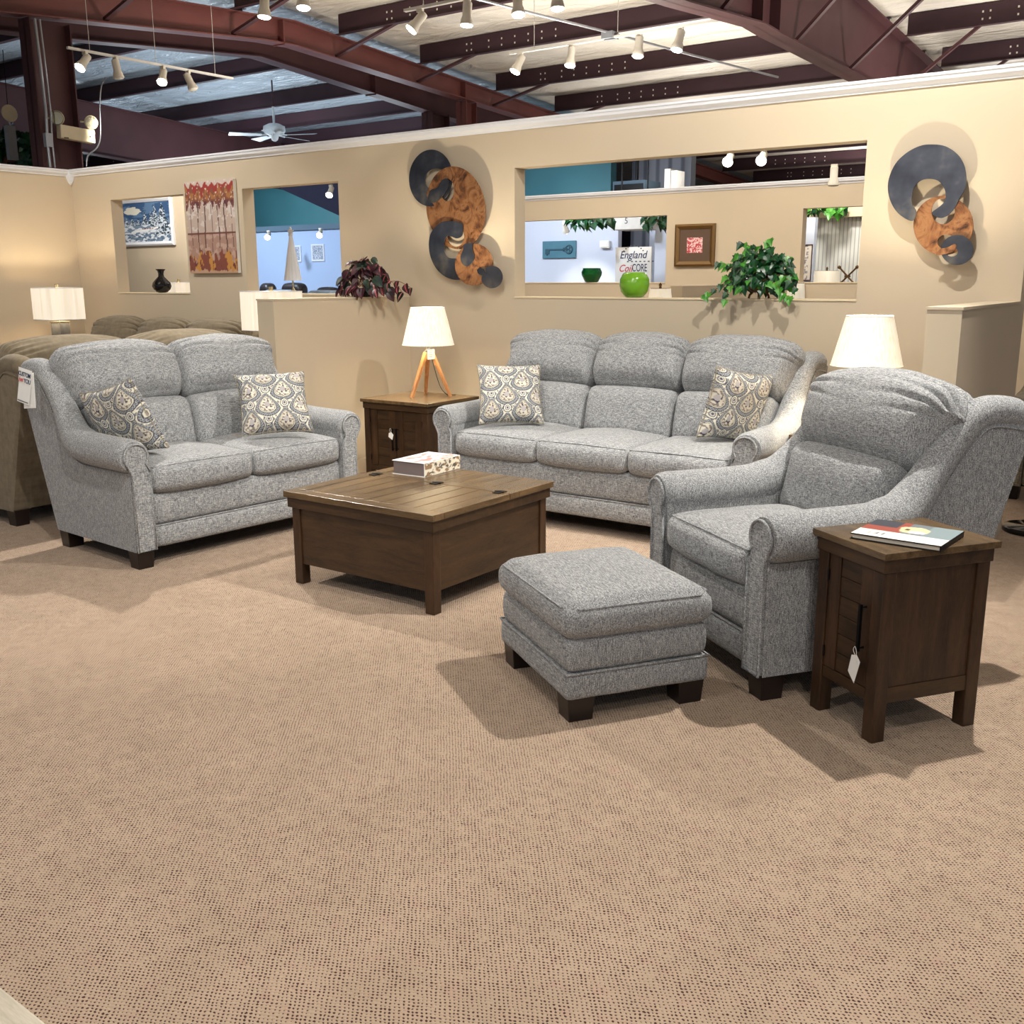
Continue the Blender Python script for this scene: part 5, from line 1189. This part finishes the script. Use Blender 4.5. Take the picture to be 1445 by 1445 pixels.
mb = MB(); mb.tube([(0, 0, -.08), (0, .01, -.12)], .01, 6); mb.box(-.03, .03, -.05, .04, -.45, -.12); mb.build('bracket', M['conduit'], r)
mb = MB(); mb.tube([(0, 0, .08), (0, .01, .6)], .004, 5); mb.build('cable', M['iron'], r)
# conduit on the column and grey cable
P = [atx(x, y, -10.05) for x, y in ((49, 26), (57, 90), (65, 160), (67, 200), (71, 236))]
mb = MB(); mb.tube([tuple(q) for q in P], .014, 8); mb.tube([tuple(q+Vector((.01, .045, 0))) for q in P], .009, 8); mb.box(P[3].x-.02, P[3].x+.03, P[3].y-.03, P[3].y+.04, P[3].z-.05, P[3].z+.08)
tag(mb.build('conduit', M['conduit']), 'galvanised conduit running down the left steel column', 'conduit')
P = catmull([at(x, y, 7.2) for x, y in ((149, 110), (143, 122), (141, 150), (142, 190), (137, 208), (124, 220), (122, 235))], 5)
mb = MB(); mb.tube([tuple(q) for q in P], .008, 6); tag(mb.build('cable', M['conduit']), 'thin grey cable curling down behind the left end of the crown', 'cable')
P = [at(x, y, 9.05) for x, y in ((738, 0), (745, 7), (839, 54))]; z_ = 3.62
P = [(-5.85, 7.2, 3.63), (-5.57, 9.0, 3.63), (-5.2, 11.8, 3.63)]
mb = MB(); mb.tube([(-5.60, 7.12, 3.64), (-5.35, 9.0, 3.66), (-5.15, 10.5, 3.66), (-4.95, 12.2, 3.68)], .012, 8); mb.box(-5.40, -5.28, 8.95, 9.07, 3.60, 3.66); tag(mb.build('conduit', M['conduit']), 'straight grey conduit crossing between the two ceiling light tracks', 'conduit')

# ------------------------------------------------------------------ sales tag on the loveseat wing
c0 = Vector((lsl(-.050, .79, .93))); n_ = dirv(-1, -.12, .06).normalized(); s_ = dirv(0, -1, .0).normalized(); u_ = Vector((0, 0, 1)); s_ = (s_-n_*s_.dot(n_)).normalized(); u_ = n_.cross(s_)*-1
u_ = s_.cross(n_)*-1 if s_.cross(n_).z < 0 else s_.cross(n_)
def TM(off, roll, k): 
    R_ = Matrix.Rotation(roll, 4, n_); m = Matrix((s_, u_, n_)).transposed().to_4x4()
    return R_ @ m
# reading direction must run left to right as seen from the camera
sd = s_ if s_.dot(CR) > 0 else -s_
mt = Matrix((sd, sd.cross(n_)*-1 if (sd.cross(n_)*-1).z > 0 else sd.cross(n_), n_)).transposed().to_4x4()
r = thing('sales_tag', 'white paper sales tags pinned to the near wing of the loveseat', 'tag', tuple(c0))
for k, (dx, dz, ro) in enumerate(((.022, -.022, .10), (.0, 0, -.16))):
    mm = Matrix.Translation((0, 0, 0)) @ mt @ Matrix.Translation((dx, dz-.06, .034+.008*k)) @ Matrix.Rotation(ro, 4, 'Z')
    mb = MB(); mb.rings([[(-.055, -.095, .0), (.055, -.095, .004), (.055, -.094, .005), (-.055, -.094, .001)], [(-.055, 0, -.004), (.055, 0, .0), (.055, 0, .001), (-.055, 0, -.003)], [(-.055, .085, .0), (.055, .085, -.004), (.055, .085, -.003), (-.055, .085, .001)]], 0, False)
    o = mb.build('card', M['paper'], r); o.matrix_local = mm
    if k == 1:
        for s, x_, y_, m_, sx_, sh_ in (('CUSTOM', 0, .055, 'navy', .8, 0), ('Just', -.028, .026, 'red', .8, .3), ('YOU', .026, .024, 'navy', .85, 0)):
            text('lettering', s, .032, M[m_], o, Matrix.Translation((x_, y_, .0022)), sh_, sx=sx_)
        ib = MB(); ib.box(-.045, .045, -.086, -.082, .004, .0055); ib.build('print', M['ink'], o)

# ------------------------------------------------------------------ right edge : floor lamp base and cord
r = thing('floor_lamp', 'round black floor lamp base at the right edge beyond the half wall', 'floor lamp', (-.90, 6.26, 0))
mb = MB(); mb.lathe([(.155, 0), (.16, .004), (.16, .026), (.155, .032), (.045, .034), (.04, .042), (.014, .044), (.014, .06)], 48); mb.build('base', M['black'], r)
mb = MB(); mb.tube([(0, 0, .05), (0, 0, 1.5)], .011, 10); mb.build('pole', M['black'], r)
mb = MB(); mb.tube(catmull([(-.16, .05, .012), (-.10, .22, .006), (-.02, .50, .006), (.04, .85, .02)], 6), .004, 6); mb.build('cord', M['iron'], r)
mb = MB(); mb.lathe([(.17, 1.45), (.12, 1.7)], 32, cap=False); mb.build('lamp_shade', M['shade'], r)
# whitewashed table corner at the very bottom left
def fz(x, y, z): 
    rr = CF*FPX+CR*(x-722.5)-CU*(y-722.5); return CC+rr*((z-CAMH)/rr.z)
a, b = fz(0, 1391, .42), fz(70, 1447, .42); dl = (b-a).normalized(); nn_ = Vector((-dl.y, dl.x, 0)); nn_ = nn_ if nn_.dot(CR) < 0 else -nn_
r = thing('occasional_table', 'corner of a whitewashed table top at the bottom left', 'table', (a.x, a.y, 0)); ang = math.atan2(dl.y, dl.x)
r.rotation_euler = (0, 0, ang); sg = 1 if Vector((-math.sin(ang), math.cos(ang), 0)).dot(nn_) > 0 else -1
mb = MB(); y0, y1 = sorted((0, sg*.7)); mb.box(-.35, .75, y0, y1, .385, .42); mb.build('top', M['wash'], r, .004)
for x_ in (-.28, .68):
    for y_ in (y0+.06, y1-.06): mb = MB(); mb.box(x_-.03, x_+.03, y_-.03, y_+.03, 0, .385); mb.build('leg', M['wash'], r)

# ------------------------------------------------------------------ light
KL = 1.0
rig(-.72, 4.25, -2.1, 2.7, .2, 330*KL, 110, 3.4, .03)
rig(-2.6, 3.0, -3.4, 5.2, .8, 110*KL, 95, 3.5, .04)
rig(-4.0, 4.5, -4.7, 6.0, .8, 175*KL, 110, 3.5, .02)
rig(-2.2, 1.6, -4.9, 3.6, .5, 180*KL, 80, 3.5, .05)
rig(-6.35, 4.65, -4.7, 3.0, .2, 380*KL, 100, 3.5, .03)
rig(-7.8, 3.8, -8.2, 6.0, 1.3, 150*KL, 100, 3.6, .04)
rig(-1.45, 4.6, -2.3, 6.0, 1.2, 150*KL, 110, 3.5, .02)
rig(.4, 1.4, -1.6, 2.9, .3, 90*KL, 90, 3.5, .06)
rig(-2.4, -.6, -2.2, 1.8, 0, 105*KL, 120, 3.5, .12)
rig(-5.4, .6, -4.4, 2.4, 0, 60*KL, 110, 3.5, .10)
rig(1.2, -1.0, -.6, 1.5, 0, 80*KL, 120, 3.5, .12)
# the spaces behind the wall
def free_spot(p, aim, e, size, col=(1, .94, .86), rad=.12):
    L = bpy.data.lights.new('added_fill_spot', 'SPOT'); L.energy = e; L.spot_size = math.radians(size); L.spot_blend = .7; L.color = col; L.shadow_soft_size = rad
    o = bpy.data.objects.new('added_fill_spot', L); COL.objects.link(o); o.location = p; look(o, Vector(aim)-Vector(p))
# added fill spots without fixtures for the rooms beyond, hidden from here by the walls
free_spot((-9.9, 6.6, 3.0), (-11.0, 7.95, 1.7), 150, 120)
for p, q, e, c_ in (((-4.6, 9.6, 3.3), (-4.9, 11.7, 1.5), 120, (1, .92, .8)), ((-7.3, 9.6, 3.3), (-7.6, 11.7, 1.5), 110, (1, .92, .8)), ((-2.4, 9.6, 3.3), (-3, 11.7, 1.5), 80, (1, .92, .8)),
    ((-4.4, 12.5, 3.0), (-4.6, 14, 1.5), 110, (1, .96, .88)), ((-10, 13.2, 3.2), (-10, 15.5, 1.6), 170, (.86, .92, 1)), ((-8.6, 12.6, 3.2), (-8.7, 14.5, 1.5), 150, (.8, .88, 1)),
    ((-14.5, 10.5, 3.3), (-15.2, 14.3, 1.4), 420, (.72, .85, 1)), ((-17.5, 11, 3.3), (-18, 14.3, 1.4), 300, (.72, .85, 1)), ((-12.5, 9.5, 3.2), (-13.5, 12, 1), 120, (.8, .9, 1)),
    ((-18, 14.8, 2.6), (-18, 17.4, 3.3), 170, (1, 1, 1)), ((-11, 15.9, 2.5), (-11, 17.4, 3.3), 50, (1, 1, 1)), ((-6, 15, 2.6), (-6.5, 18.2, 3.3), 40, (.9, .95, 1))):
    free_spot(p, q, e, 115, c_)
# upward fill spots added to brighten the roof, no fixtures there
for x, y, e, c_ in ((-8.4, 8.3, 150, (1, .93, .84)), (-6.6, 10.2, 190, (1, .93, .84)), (-4.9, 8.3, 150, (1, .93, .84)), (-2.2, 9.4, 190, (1, .95, .88)), (.6, 10.5, 190, (1, .95, .88)), (-6.4, 13, 190, (1, .93, .84)), (-2.6, 13, 190, (1, .95, .9)),
                    (-13.2, 9.4, 150, (.82, .92, 1)), (-15.2, 12.4, 150, (.82, .92, 1)), (-19.5, 12, 140, (.82, .92, 1)), (-12.6, 13.6, 100, (.82, .92, 1)), (-3.5, 18.5, 220, (1, .95, .9)), (-6.5, 21, 260, (1, .95, .9)), (-3, 24.5, 260, (1, .95, .9)), (-8, 16, 120, (1, .95, .9))):
    free_spot((x, y, 2.55), (x, y+.01, 5), e, 165, c_, .3)
w = bpy.data.worlds.new('world'); SC.world = w; w.use_nodes = True
w.node_tree.nodes['Background'].inputs['Color'].default_value = (.80, .88, 1, 1); w.node_tree.nodes['Background'].inputs['Strength'].default_value = .32
SC.view_settings.exposure = 0.36
